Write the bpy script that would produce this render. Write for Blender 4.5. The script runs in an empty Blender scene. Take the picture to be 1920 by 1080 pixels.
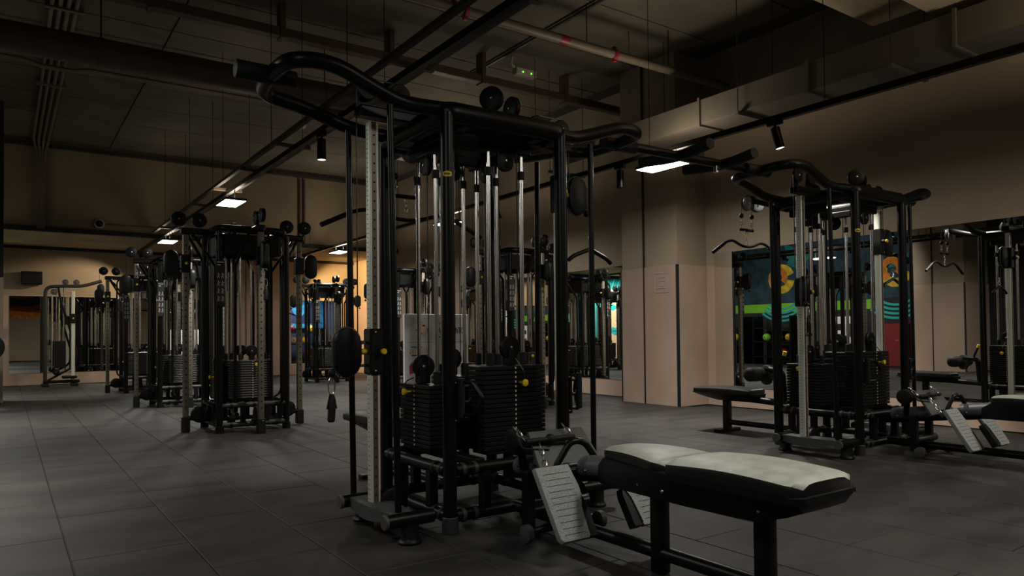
import bpy, bmesh, math, random
from mathutils import Vector, Matrix
random.seed(7)
R = math.radians
scene = bpy.context.scene
COL = scene.collection

# ------------------------------------------------------------------ camera
cam_d = bpy.data.cameras.new('camera')
cam = bpy.data.objects.new('camera', cam_d); COL.objects.link(cam)
YAW, PITCH, ROLL, FPX = R(35.0214), R(1.1785), R(-0.606), 1354.1
fw0 = Vector((math.sin(YAW), math.cos(YAW), 0)); rt0 = Vector((math.cos(YAW), -math.sin(YAW), 0)); up0 = Vector((0, 0, 1))
fw = fw0*math.cos(PITCH) + up0*math.sin(PITCH); up1 = up0*math.cos(PITCH) - fw0*math.sin(PITCH)
rt = rt0*math.cos(ROLL) + up1*math.sin(ROLL); up = up1*math.cos(ROLL) - rt0*math.sin(ROLL)
M = Matrix((rt, up, -fw)).transposed().to_4x4(); M.translation = Vector((0, 0, 1.05))
cam.matrix_world = M
cam_d.sensor_width = 36.0; cam_d.sensor_fit = 'HORIZONTAL'; cam_d.lens = 36.0*FPX/1920.0
cam_d.shift_y = 61.1/1920.0
cam_d.clip_start = 0.05; cam_d.clip_end = 200
scene.camera = cam

# ------------------------------------------------------------------ world, exposure
w = bpy.data.worlds.new('world'); scene.world = w; w.use_nodes = True
w.node_tree.nodes['Background'].inputs[0].default_value = (0.9, 0.85, 0.8, 1)
w.node_tree.nodes['Background'].inputs[1].default_value = 0.003
vs = scene.view_settings
vs.view_transform = 'Standard'; vs.look = 'None'; vs.gamma = 1.0; vs.use_curve_mapping = False
vs.exposure = 0.0

PANEL_W = 44.0          # watts of one ceiling panel, downward
FILL_UP = 8.5          # added upward fill to brighten ceiling and upper walls
SPOT_W = 40.0
PANEL_N = 26.0         # its narrow downward share
RAIL_X = (-0.98, 2.72, 6.42)

def area(name, loc, sx, sy, watts, color, spread=180, rot=(0, 0, 0)):
    l = bpy.data.lights.new(name, 'AREA'); l.shape = 'RECTANGLE'; l.size = sx; l.size_y = sy
    l.energy = watts; l.color = color; l.spread = R(spread)
    o = bpy.data.objects.new(name, l); o.location = loc; o.rotation_euler = rot; COL.objects.link(o); return o
def spot(name, loc, target, watts, color, deg=50, blend=0.5, size=0.03):
    l = bpy.data.lights.new(name, 'SPOT'); l.energy = watts; l.color = color; l.spot_size = R(deg); l.spot_blend = blend; l.shadow_soft_size = size
    o = bpy.data.objects.new(name, l); o.location = loc; COL.objects.link(o)
    o.rotation_euler = (Vector(target)-Vector(loc)).to_track_quat('-Z', 'Y').to_euler(); return o

# ------------------------------------------------------------------ materials
def lin(c):
    return tuple(((v/255.0)/12.92 if v/255.0 <= 0.04045 else ((v/255.0+0.055)/1.055)**2.4) for v in c)
MATS = {}
def mat(name, col, rough=0.5, metal=0.0, spec=0.5, noise=0.0, nscale=6.0, bump=0.0, bscale=200.0, emit=None, estr=0.0, coat=0.0, stretch=None):
    m = bpy.data.materials.new(name); m.use_nodes = True
    nt = m.node_tree; b = nt.nodes['Principled BSDF']
    c = lin(col) if max(col) > 1.0 else col
    b.inputs['Base Color'].default_value = (*c, 1)
    b.inputs['Roughness'].default_value = rough; b.inputs['Metallic'].default_value = metal
    b.inputs['Specular IOR Level'].default_value = spec
    if coat: b.inputs['Coat Weight'].default_value = coat; b.inputs['Coat Roughness'].default_value = 0.15
    if emit: b.inputs['Emission Color'].default_value = (*emit, 1); b.inputs['Emission Strength'].default_value = estr
    if noise or bump:
        tc = nt.nodes.new('ShaderNodeTexCoord'); src = tc.outputs['Object']
        if stretch:
            mp = nt.nodes.new('ShaderNodeMapping'); mp.inputs['Scale'].default_value = stretch
            nt.links.new(src, mp.inputs[0]); src = mp.outputs[0]
    if noise:
        n = nt.nodes.new('ShaderNodeTexNoise'); n.inputs['Scale'].default_value = nscale; n.inputs['Detail'].default_value = 5
        nt.links.new(src, n.inputs['Vector'])
        rmp = nt.nodes.new('ShaderNodeValToRGB')
        rmp.color_ramp.elements[0].position = 0.3; rmp.color_ramp.elements[1].position = 0.7
        rmp.color_ramp.elements[0].color = (*[v*(1-noise) for v in c], 1)
        rmp.color_ramp.elements[1].color = (*[min(1, v*(1+noise)) for v in c], 1)
        nt.links.new(n.outputs['Fac'], rmp.inputs[0]); nt.links.new(rmp.outputs[0], b.inputs['Base Color'])
    if bump:
        n2 = nt.nodes.new('ShaderNodeTexNoise'); n2.inputs['Scale'].default_value = bscale; n2.inputs['Detail'].default_value = 3
        nt.links.new(src, n2.inputs['Vector'])
        bp = nt.nodes.new('ShaderNodeBump'); bp.inputs['Strength'].default_value = bump; bp.inputs['Distance'].default_value = 0.005
        nt.links.new(n2.outputs['Fac'], bp.inputs['Height']); nt.links.new(bp.outputs[0], b.inputs['Normal'])
    MATS[name] = m; return m

mat('black', (0.0035, 0.0033, 0.003), 0.36, 0.0, 0.24)
mat('satin', (0.0045, 0.0043, 0.004), 0.46, 0.0, 0.24)
mat('plate', (0.0075, 0.0073, 0.007), 0.42, 0.0, 0.3, bump=0.05, bscale=300)
mat('towerplate', (0.035, 0.033, 0.030), 0.38, 0.0, 0.5)
mat('dgrey', (0.028, 0.028, 0.028), 0.5, 0.0, 0.4)
mat('mgrey', (0.06, 0.06, 0.06), 0.55)
mat('panelgrey', (0.06, 0.065, 0.058), 0.55, noise=0.15, nscale=30)
mat('cover', (0.075, 0.078, 0.085), 0.45)
mat('chrome', (0.86, 0.83, 0.79), 0.24, 1.0)
mat('steel', (0.50, 0.48, 0.44), 0.3, 1.0)
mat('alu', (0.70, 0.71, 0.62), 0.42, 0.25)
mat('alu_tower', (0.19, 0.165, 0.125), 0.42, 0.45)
mat('alu_brown', (0.13, 0.095, 0.062), 0.40, 0.4)
mat('hole', (0.006, 0.006, 0.006), 0.8)
mat('tick', (0.02, 0.02, 0.02), 0.7)
mat('white', (0.62, 0.61, 0.60), 0.6)
mat('mark', (0.55, 0.52, 0.48), 0.6)
mat('yellow', (0.72, 0.50, 0.01), 0.42)
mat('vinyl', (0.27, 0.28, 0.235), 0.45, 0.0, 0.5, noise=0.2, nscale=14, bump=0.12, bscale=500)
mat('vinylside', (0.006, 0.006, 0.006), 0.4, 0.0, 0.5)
mat('tread', (0.28, 0.295, 0.285), 0.75, noise=0.35, nscale=160, bump=0.5, bscale=500)
mat('rubber', (0.007, 0.007, 0.007), 0.6, 0.0, 0.3)
mat('cable', (0.012, 0.012, 0.012), 0.4)
mat('red', (0.22, 0.012, 0.014), 0.45)
mat('pipe', (0.13, 0.105, 0.075), 0.55, noise=0.12, nscale=3)
mat('tray', (0.05, 0.042, 0.032), 0.7)
mat('brownpipe', (0.075, 0.046, 0.032), 0.55, noise=0.15, nscale=3)
mat('concrete', (0.085, 0.074, 0.053), 0.85, noise=0.22, nscale=1.3, bump=0.15, bscale=30)
mat('concretedark', (0.03, 0.027, 0.022), 0.9)
mat('backceil_lit', (0.38, 0.31, 0.20), 0.85, noise=0.15, nscale=1.3)  # warm back-room light painted in as a paler ceiling colour
mat('soffit', (0.60, 0.49, 0.33), 0.8, noise=0.06, nscale=2)
mat('duct', (0.10, 0.087, 0.067), 0.6, 0.0, noise=0.12, nscale=2)
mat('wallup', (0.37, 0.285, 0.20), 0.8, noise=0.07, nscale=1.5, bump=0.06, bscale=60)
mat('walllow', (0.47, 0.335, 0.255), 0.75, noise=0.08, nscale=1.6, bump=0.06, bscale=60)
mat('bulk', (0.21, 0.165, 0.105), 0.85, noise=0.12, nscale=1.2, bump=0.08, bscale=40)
mat('walltop', (0.22, 0.18, 0.13), 0.9, noise=0.15, nscale=2)  # darker tone for wall and column above the duct
mat('mirror', (0.86, 0.87, 0.84), 0.004, 1.0)
mat('blackgap', (0.004, 0.004, 0.004), 0.6)
mat('lampface', (1, 1, 1), 0.5, emit=(0.93, 1.0, 0.97), estr=9.0)
mat('spotface', (1, 1, 1), 0.5, emit=(1.0, 0.97, 0.90), estr=6.0)
mat('offface', (0.10, 0.10, 0.10), 0.2)
mat('led', (0.1, 0.8, 0.1), 0.5, emit=(0.2, 1.0, 0.15), estr=1.5)
mat('emlight', (0.42, 0.42, 0.34), 0.5)
mat('skin', (0.85, 0.60, 0.36), 0.7); mat('skinshade', (0.50, 0.28, 0.15), 0.7)
mat('teal', (0.01, 0.22, 0.20), 0.7, noise=0.45, nscale=9, stretch=(1, 1, 4)); mat('tealbright', (0.02, 0.50, 0.48), 0.7)
mat('lime', (0.22, 0.62, 0.03), 0.7); mat('orange', (0.80, 0.25, 0.02), 0.7, noise=0.4, nscale=5)
mat('gold', (0.95, 0.55, 0.03), 0.7, noise=0.4, nscale=6); mat('crimson', (0.30, 0.035, 0.015), 0.7, noise=0.5, nscale=4)
mat('navy', (0.02, 0.06, 0.09), 0.8, noise=0.5, nscale=3); mat('blue', (0.02, 0.28, 0.55), 0.6, noise=0.6, nscale=7)
mat('bluewall', (0.02, 0.035, 0.09), 0.7); mat('pink', (0.50, 0.06, 0.18), 0.6); mat('ink', (0.01, 0.01, 0.01), 0.6)
mat('darkwall', (0.02, 0.02, 0.02), 0.8); mat('cream', (0.55, 0.50, 0.40), 0.7)
mat('posterwhite', (0.90, 0.88, 0.88), 0.6); mat('postergrey', (0.76, 0.75, 0.76), 0.6)
mat('green', (0.04, 0.42, 0.03), 0.6); mat('amber', (0.72, 0.34, 0.02), 0.6); mat('azure', (0.03, 0.20, 0.50), 0.6)
mat('signline', (0.50, 0.44, 0.40), 0.6); mat('acwhite', (0.38, 0.34, 0.29), 0.6)

# rubber floor: dark, scuffed
def floor_mat():
    m = bpy.data.materials.new('rubber_floor'); m.use_nodes = True; nt = m.node_tree; b = nt.nodes['Principled BSDF']
    g = nt.nodes.new('ShaderNodeNewGeometry')
    n1 = nt.nodes.new('ShaderNodeTexNoise'); n1.inputs['Scale'].default_value = 1.1; n1.inputs['Detail'].default_value = 7; n1.inputs['Roughness'].default_value = 0.62
    mp = nt.nodes.new('ShaderNodeMapping'); mp.inputs['Scale'].default_value = (1.0, 2.6, 1); mp.inputs['Rotation'].default_value = (0, 0, 0.25)
    nt.links.new(g.outputs['Position'], mp.inputs[0]); nt.links.new(mp.outputs[0], n1.inputs['Vector'])
    r1 = nt.nodes.new('ShaderNodeValToRGB'); r1.color_ramp.elements[0].position = 0.35; r1.color_ramp.elements[1].position = 0.72
    r1.color_ramp.elements[0].color = (0.022, 0.0198, 0.0184, 1); r1.color_ramp.elements[1].color = (0.054, 0.0488, 0.0452, 1)
    nt.links.new(n1.outputs['Fac'], r1.inputs[0])
    n2 = nt.nodes.new('ShaderNodeTexNoise'); n2.inputs['Scale'].default_value = 3.2; n2.inputs['Detail'].default_value = 9; n2.inputs['Roughness'].default_value = 0.7; n2.inputs['Distortion'].default_value = 0.8
    mp2 = nt.nodes.new('ShaderNodeMapping'); mp2.inputs['Scale'].default_value = (0.7, 3.4, 1)
    nt.links.new(g.outputs['Position'], mp2.inputs[0]); nt.links.new(mp2.outputs[0], n2.inputs['Vector'])
    r2 = nt.nodes.new('ShaderNodeValToRGB'); r2.color_ramp.elements[0].position = 0.60; r2.color_ramp.elements[1].position = 0.78
    r2.color_ramp.elements[0].color = (0, 0, 0, 1); r2.color_ramp.elements[1].color = (0.45, 0.45, 0.45, 1)
    nt.links.new(n2.outputs['Fac'], r2.inputs[0])
    mx = nt.nodes.new('ShaderNodeMixRGB'); mx.inputs['Color2'].default_value = (0.12, 0.115, 0.105, 1)
    nt.links.new(r2.outputs[0], mx.inputs['Fac']); nt.links.new(r1.outputs[0], mx.inputs['Color1']); nt.links.new(mx.outputs[0], b.inputs['Base Color'])
    b.inputs['Roughness'].default_value = 0.58; b.inputs['Specular IOR Level'].default_value = 0.26
    n3 = nt.nodes.new('ShaderNodeTexNoise'); n3.inputs['Scale'].default_value = 260
    nt.links.new(g.outputs['Position'], n3.inputs['Vector'])
    bp = nt.nodes.new('ShaderNodeBump'); bp.inputs['Strength'].default_value = 0.22; bp.inputs['Distance'].default_value = 0.004
    nt.links.new(n3.outputs['Fac'], bp.inputs['Height']); nt.links.new(bp.outputs[0], b.inputs['Normal'])
    MATS['floor'] = m
floor_mat()

# ------------------------------------------------------------------ mesh helpers
def fil(pts, rad, n=6, closed=False):
    """round the corners of a polyline"""
    P = [Vector(p) for p in pts]; out = []; N = len(P)
    for i in range(N):
        if not closed and i in (0, N-1): out.append(P[i]); continue
        a, b, c = P[i-1], P[i], P[(i+1) % N]
        r = rad[i] if isinstance(rad, (list, tuple)) else rad
        d1 = (a-b); d2 = (c-b); k = min(r, d1.length*0.49, d2.length*0.49)
        p0 = b+d1.normalized()*k; p1 = b+d2.normalized()*k
        for j in range(n+1):
            t = j/n; out.append(p0*(1-t)**2 + b*2*t*(1-t) + p1*t*t)
    return out

class MB:
    def __init__(s): s.bm = bmesh.new()
    def box(s, c, d, rot=None, bev=0.0, seg=1):
        mtx = Matrix.Translation(c)
        if rot is not None: mtx = mtx @ (rot if isinstance(rot, Matrix) else Matrix.Rotation(rot, 4, 'Z'))
        r = bmesh.ops.create_cube(s.bm, size=1.0, matrix=mtx @ Matrix.Diagonal((d[0], d[1], d[2], 1)))
        if bev:
            es = list({e for v in r['verts'] for e in v.link_edges})
            bmesh.ops.bevel(s.bm, geom=es, offset=bev, segments=seg, affect='EDGES', profile=0.5)
        return s
    def cyl(s, a, b, r, n=16, r2=None, bev=0.0):
        a, b = Vector(a), Vector(b); d = b-a
        q = d.to_track_quat('Z', 'Y').to_matrix().to_4x4()
        rr = r if r2 is None else r2
        prof = [(r, 0.0), (rr, d.length)]
        if bev: prof = [(r-bev, 0), (r, bev), (rr, d.length-bev), (rr-bev, d.length)]
        rings = []
        for (rad, h) in prof:
            rings.append([s.bm.verts.new(a + q.to_3x3() @ Vector((rad*math.cos(2*math.pi*i/n), rad*math.sin(2*math.pi*i/n), h))) for i in range(n)])
        for k in range(len(rings)-1):
            for i in range(n): s.bm.faces.new((rings[k][i], rings[k][(i+1) % n], rings[k+1][(i+1) % n], rings[k+1][i]))
        s.bm.faces.new(rings[0][::-1]); s.bm.faces.new(rings[-1]); return s
    def lathe(s, a, axis, prof, n=20):
        """prof: (radius, height) pairs along axis from a"""
        a = Vector(a); q = Vector(axis).to_track_quat('Z', 'Y').to_matrix(); rings = []
        for (rad, h) in prof:
            rings.append([s.bm.verts.new(a + q @ Vector((rad*math.cos(2*math.pi*i/n), rad*math.sin(2*math.pi*i/n), h))) for i in range(n)])
        for k in range(len(rings)-1):
            for i in range(n): s.bm.faces.new((rings[k][i], rings[k][(i+1) % n], rings[k+1][(i+1) % n], rings[k+1][i]))
        s.bm.faces.new(rings[0][::-1]); s.bm.faces.new(rings[-1]); return s
    def tube(s, pts, r, n=12, closed=False):
        P = [Vector(p) for p in pts]; N = len(P); rings = []; u = None
        for i in range(N):
            if closed: t = (P[(i+1) % N]-P[i-1])
            else: t = P[min(i+1, N-1)]-P[max(i-1, 0)]
            t.normalize()
            if u is None:
                u = t.orthogonal().normalized() if abs(t.z) > 0.9 else t.cross(Vector((0, 0, 1))).normalized()
            u = (u - t*u.dot(t)).normalized(); v = t.cross(u)
            rad = r[i] if isinstance(r, (list, tuple)) else r
            ru, rv = rad if isinstance(rad, tuple) else (rad, rad)
            rings.append([s.bm.verts.new(P[i] + u*ru*math.cos(2*math.pi*j/n) + v*rv*math.sin(2*math.pi*j/n)) for j in range(n)])
        K = N if closed else N-1
        for k in range(K):
            A, B = rings[k], rings[(k+1) % N]
            for j in range(n): s.bm.faces.new((A[j], A[(j+1) % n], B[(j+1) % n], B[j]))
        if not closed: s.bm.faces.new(rings[0][::-1]); s.bm.faces.new(rings[-1])
        return s
    def prism(s, pts, o, ax, ay, thick, bev=0.0, seg=2):
        """2-D outline in the plane (ax, ay) at o, centred thickness along ax x ay"""
        o, ax, ay = Vector(o), Vector(ax).normalized(), Vector(ay).normalized(); nz = ax.cross(ay)
        lo = [s.bm.verts.new(o+ax*x+ay*y-nz*thick/2) for x, y in pts]; hi = [s.bm.verts.new(o+ax*x+ay*y+nz*thick/2) for x, y in pts]
        n = len(pts); fs = [s.bm.faces.new(lo[::-1]), s.bm.faces.new(hi)]
        for i in range(n): fs.append(s.bm.faces.new((lo[i], lo[(i+1) % n], hi[(i+1) % n], hi[i])))
        if bev:
            es = list({e for f in fs[:2] for e in f.edges})
            bmesh.ops.bevel(s.bm, geom=es, offset=bev, segments=seg, affect='EDGES', profile=0.5)
        return s
    def sph(s, c, r, n=12, sc=(1, 1, 1)):
        bmesh.ops.create_uvsphere(s.bm, u_segments=n, v_segments=max(6, n//2+2), radius=r, matrix=Matrix.Translation(c) @ Matrix.Diagonal((*sc, 1))); return s
    def loft(s, rings):
        R_ = [[s.bm.verts.new(p) for p in ring] for ring in rings]; n = len(R_[0])
        for k in range(len(R_)-1):
            for i in range(n): s.bm.faces.new((R_[k][i], R_[k][(i+1) % n], R_[k+1][(i+1) % n], R_[k+1][i]))
        s.bm.faces.new(R_[0][::-1]); s.bm.faces.new(R_[-1]); return s
    def mesh(s, name, m):
        bmesh.ops.recalc_face_normals(s.bm, faces=s.bm.faces)
        me = bpy.data.meshes.new(name); s.bm.to_mesh(me); s.bm.free()
        me.materials.append(MATS[m])
        for p in me.polygons: p.use_smooth = True
        me.set_sharp_from_angle(angle=R(35)); return me
    def build(s, name, m, parent=None, loc=(0, 0, 0)):
        return link(name, s.mesh(name, m), parent, loc)

def link(name, me, parent=None, loc=(0, 0, 0), rot=(0, 0, 0)):
    o = bpy.data.objects.new(name, me); COL.objects.link(o); o.parent = parent; o.location = loc; o.rotation_euler = rot; return o
def tag(o, label=None, cat=None, group=None, kind=None):
    if label: o['label'] = label
    if cat: o['category'] = cat
    if group: o['group'] = group
    if kind: o['kind'] = kind
    return o
def thing(name, label, cat, loc=(0, 0, 0), rz=0.0, group=None):
    o = bpy.data.objects.new(name, None); COL.objects.link(o); o.location = loc; o.rotation_euler = (0, 0, rz); o.empty_display_size = 0.1
    return tag(o, label, cat, group)
def struct(name, mb, m, parent=None):
    o = mb.build(name, m, parent)
    if parent is None: o['kind'] = 'structure'
    return o
def dup(o, parent=None):
    c = o.copy(); COL.objects.link(c); c.parent = parent
    for ch in list(o.children): dup(ch, c)
    return c
def bx(x0, x1, y0, y1, z0, z1, bev=0.0):
    return MB().box(((x0+x1)/2, (y0+y1)/2, (z0+z1)/2), (x1-x0, y1-y0, z1-z0), bev=bev)
def addbx(mb, x0, x1, y0, y1, z0, z1, bev=0.0):
    return mb.box(((x0+x1)/2, (y0+y1)/2, (z0+z1)/2), (x1-x0, y1-y0, z1-z0), bev=bev)
def stadium(wd, ht, n=10):
    r = wd/2; o = []
    for i in range(n+1):
        a = math.pi*i/n; o.append((r*math.cos(a), ht/2-r+r*math.sin(a)))
    for i in range(n+1):
        a = math.pi+math.pi*i/n; o.append((r*math.cos(a), -ht/2+r+r*math.sin(a)))
    return o
def text(name, s, size, m, parent, loc, rot, sx=1.0, depth=0.002):
    c = bpy.data.curves.new(name, 'FONT'); c.body = s; c.size = size; c.extrude = depth; c.resolution_u = 2
    t = bpy.data.objects.new(name, c); COL.objects.link(t)
    dg = bpy.context.evaluated_depsgraph_get(); me = bpy.data.meshes.new_from_object(t.evaluated_get(dg))
    bpy.data.objects.remove(t); me.materials.clear(); me.materials.append(MATS[m])
    o = link(name, me, parent, loc, rot); o.scale = (sx, 1, 1); return o

# ------------------------------------------------------------------ room shell
XW, YB, XL, YF, ZC = 8.55, 20.5, -4.3, -4.5, 5.15
fl = struct('floor', bx(XL, XW+0.2, YF, YB+2.2, -0.2, -0.012), 'floor')
# rubber tiles
TW, TL = 0.523, 1.02
def proj(x, y, z):
    d = Vector((x, y, z-1.05)); w_ = d.dot(fw)
    return (960+FPX*d.dot(rt)/w_, 601.1-FPX*d.dot(up)/w_) if w_ > 0.15 else None
tile_me = MB().box((0, 0, -0.006), (TW-0.006, TL-0.006, 0.012), bev=0.003).mesh('tile', 'floor')
near, rest = [], []
for i in range(-9, 16):
    x0 = 0.256+TW*i; off = 4.035 if i % 2 == 0 else 4.535
    for j in range(-9, 17):
        y0 = off+TL*j; cx, cy = x0+TW/2, y0+TL/2
        if cx < XL+0.2 or cx > XW-0.2 or cy < YF+0.5 or cy > YB-0.6: continue
        vis = False; area_px = 0
        for (a, b_) in ((0.05, 0.05), (0.95, 0.05), (0.05, 0.95), (0.95, 0.95), (0.5, 0.5)):
            p = proj(x0+TW*a, y0+TL*b_, 0)
            if p and -5 < p[0] < 1925 and p[1] < 1085: vis = True
        (near if vis else rest).append((math.hypot(cx, cy), cx, cy))
near.sort()
for k, (d, cx, cy) in enumerate(near[:295]):
    link('tile', tile_me, fl, (cx, cy, 0), (0, 0, 0))
mb = MB()
for d, cx, cy in near[295:]+rest: mb.box((cx, cy, -0.006), (TW-0.006, TL-0.006, 0.012))
tag(mb.build('tile_remainder', 'floor', fl), kind='stuff')

ce = struct('ceiling', bx(XL, XW+0.2, YF, YB, ZC+0.02, ZC+0.3), 'concretedark')
pan = MB().box((0, 0, 0.02), (3.2-0.02, 1.25-0.022, 0.05), bev=0.004).mesh('ceiling_panel', 'concrete')
for i in range(5):
    for j in range(19):
        x, y = -3.0+3.2*i, -4.0+1.25*j
        if y < 17.3 and x < XW+0.6: link('ceiling_panel', pan, ce, (min(x, XW-1.4) if i == 3 else x, y, ZC)) if i < 4 else None
# right wall: lower painted band, upper band
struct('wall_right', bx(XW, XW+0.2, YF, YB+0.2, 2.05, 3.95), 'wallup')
struct('wall_right_top', bx(XW, XW+0.2, YF, YB+0.2, 3.95, ZC+0.1), 'walltop')
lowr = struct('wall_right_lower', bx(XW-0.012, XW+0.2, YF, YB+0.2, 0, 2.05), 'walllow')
# back wall with an added opening on its right
struct('wall_back', addbx(bx(XL, 6.66, YB, YB+0.2, 2.12, ZC), 6.66, XW, YB, YB+0.2, 2.12, ZC), 'wallup')
lb = bx(XL, 6.66, YB-0.01, YB+0.2, 0, 2.12); addbx(lb, 6.66, 8.22, YB-0.01, YB+0.2, 0, 0.30); addbx(lb, 8.22, XW, YB-0.01, YB+0.2, 0, 2.12)
struct('wall_back_lower', lb, 'walllow')
struct('wall_left', bx(XL-0.2, XL, YF, YB, 0, ZC), 'darkwall')
struct('wall_front', bx(XL, XW, YF-0.2, YF, 0, ZC), 'wallup')
# bulkhead and the lower ceiling behind it
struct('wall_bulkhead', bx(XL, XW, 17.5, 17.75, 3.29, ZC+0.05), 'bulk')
lc = struct('ceiling_back', bx(XL, XW, 17.75, YB, 3.29, 3.45), 'backceil_lit')
struct('trim_bulkhead', addbx(bx(XL, XW, 17.44, 17.5, 3.27, 3.36), XL, XW, 17.42, 17.5, ZC-0.16, ZC-0.10), 'concretedark')
struct('trim_ceiling_line', bx(XL, XW, YB-0.05, YB, 3.22, 3.29), 'concretedark')
# pillar at the left edge
struct('wall_pillar', bx(-0.5, -0.04, 15.0, 15.5, 0, 2.13), 'walllow')
struct('wall_pillar_upper', bx(-0.5, -0.04, 15.0, 15.5, 2.13, ZC), 'darkwall')
# column by the right wall
cy0, cy1, cx0 = 7.12, 8.28, 7.9
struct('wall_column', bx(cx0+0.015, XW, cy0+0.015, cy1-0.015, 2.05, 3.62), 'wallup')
struct('wall_column_top', bx(cx0+0.015, XW, cy0+0.015, cy1-0.015, 3.62, ZC), 'walltop')
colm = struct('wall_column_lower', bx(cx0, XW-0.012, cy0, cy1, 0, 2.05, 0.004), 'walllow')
for nm, (a, b_, z1) in dict(trim_1=(7.775, 7.80, ZC), trim_2=(cy0-0.004, cy0+0.028, 2.05), trim_3=(cy1-0.012, cy1+0.006, 2.05)).items():
    struct(nm, bx(cx0-0.006, cx0+0.03, a, b_, 0, z1), 'blackgap')
# column on the left side of the room (seen in the right mirror)
struct('wall_column_left', bx(XL, -2.915, 8.43, 9.75, 2.28, ZC), 'wallup'); struct('wall_column_left_lower', bx(XL, -2.9, 8.41, 9.76, 0, 2.28), 'walllow')
struct('trim_4', bx(-2.93, -2.894, 9.19, 9.215, 0, ZC), 'blackgap'); struct('trim_5', bx(-2.93, -2.894, 8.406, 8.435, 0, 2.28), 'blackgap')
# soffits over the right
struct('ceiling_soffit', bx(3.4, 7.55, YF, 4.02, 4.3, 4.5), 'soffit')
sb = struct('ceiling_soffit_low', bx(6.52, XW, YF, 3.22, 4.02, 4.3), 'concretedark')
sp_me = MB().box((0, 0, 0), (0.99, 0.78, 0.02), bev=0.003).mesh('soffit_panel', 'soffit')
for i in range(2):
    for j in range(9): link('soffit_panel', sp_me, sb, (7.02+1.0*i, 2.82-0.79*j, 4.01))
# added alcove, standing in for the blue reflection in a wall mirror
struct('wall_added_alcove', addbx(addbx(bx(6.4, 8.5, YB+2.0, YB+2.1, 0, 2.4), 6.4, 6.5, YB+0.2, YB+2.0, 0, 2.4), 8.4, 8.5, YB+0.2, YB+2.0, 0, 2.4), 'bluewall')
struct('ceiling_added_alcove', bx(6.4, 8.5, YB+0.2, YB+2.1, 2.4, 2.5), 'concretedark')

# ------------------------------------------------------------------ mirrors
def mirror(label, x0, x1, y0, y1, z0, z1):
    t = bx(x0, x1, y0, y1, z0, z1, 0.001).build('wall_mirror', 'mirror')
    return tag(t, label, 'mirror')
mirror('large wall mirror on the right wall behind the low row bench', XW-0.022, XW-0.012, 0.6, 6.97, 0.28, 2.22)
mirror('wall mirror on the far side of the beige column', XW-0.022, XW-0.012, 8.36, 14.2, 0.28, 2.21)
mirror('wall mirror on the back wall below the black loudspeaker', 0.06, 4.2, YB-0.02, YB-0.01, 0.28, 2.10)

# ------------------------------------------------------------------ light rails, panels, spotlights
def rail(x, label):
    t = thing('light_rail', label, 'light rail', (x, 6.5, 0), group='light rails')
    bx(-0.03, 0.03, -10.8, 13.8, 3.20, 3.26).build('track', 'black', t)
    for dx in (() if x > 5 else (-0.16, 0.17)):
        bx(dx-0.025, dx+0.025, -10.8, 10.4, 3.30, 3.345).build('cable_tray', 'tray', t)
    for k in range(0 if x > 5 else 14):
        y = -10.2+1.5*k
        bx(-0.2, 0.21, y-0.025, y+0.025, 3.262, 3.30).build('tray_bracket', 'pipe', t)
    for y in (11.7, 13.3): MB().cyl((0, y, 3.255), (0, y, 3.295), 0.012, 8).build('rail_clip', 'black', t)
    for k in range(9):
        y = -9.5+2.3*k
        for dx in ((0.0,) if x > 5 else (-0.18, 0.19)): MB().cyl((dx, y, 3.25 if x > 5 else 3.34), (dx, y, ZC), 0.004, 6).build('hanger_wire', 'black', t)
    return t
rail(RAIL_X[0], 'black light rail hung along the left edge of the room')
rail(RAIL_X[1], 'black light rail running above the left row of cable towers')
rail(RAIL_X[2], 'black light rail running beside the square duct on the right')

def panel(x, y, label, k=1.0, kn=1.0):
    t = thing('ceiling_lamp', label, 'ceiling light', (x, y, 0), group='hanging light panels')
    bx(-0.15, 0.15, -0.30, 0.30, 3.05, 3.085, 0.004).build('housing', 'mgrey', t)
    bx(-0.14, 0.14, -0.29, 0.29, 3.044, 3.052).build('diffuser', 'lampface', t)
    for dy in (-0.22, 0.22): MB().cyl((0, dy, 3.08), (0, dy, 3.205), 0.008, 8).build('hanger', 'steel', t)
    area('panel_light', (x, y, 3.035), 0.27, 0.57, PANEL_W*k, (1.0, 0.97, 0.90), 176)
    area('panel_light', (x, y, 3.034), 0.27, 0.57, PANEL_N*kn, (1.0, 0.97, 0.88), 92)
    area('fill_uplight', (x, y, 3.10), 0.27, 0.57, FILL_UP*((9.0 if y < 2 else 2.7) if x > 5 else 0.68), (1.0, 0.84, 0.66), 170, (math.pi, 0, 0))  # added fill aimed at the ceiling, boosted on the right rail
    return t
names = {-0.98: 'rail left of the frame', 2.72: 'rail above the left towers', 6.42: 'rail by the duct'}
for rx in RAIL_X:
    for y, wd in ((0.8, 'nearest the camera'), (6.0, 'second from the camera'), (11.1, 'third from the camera'), (16.2, 'deepest in the room')):
        if rx == 2.72 and y == 6.0: continue
        panel(rx, y, 'lit white light panel on the %s, %s' % (names[rx], wd), (0.95 if rx > 3 else 0.5) if (y < 2 and rx > 0) else 1.0, 0.35 if (y < 2 and rx > 3) else (0.5 if y < 2 else (1.6 if rx < 0 else 1.3)))

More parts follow.
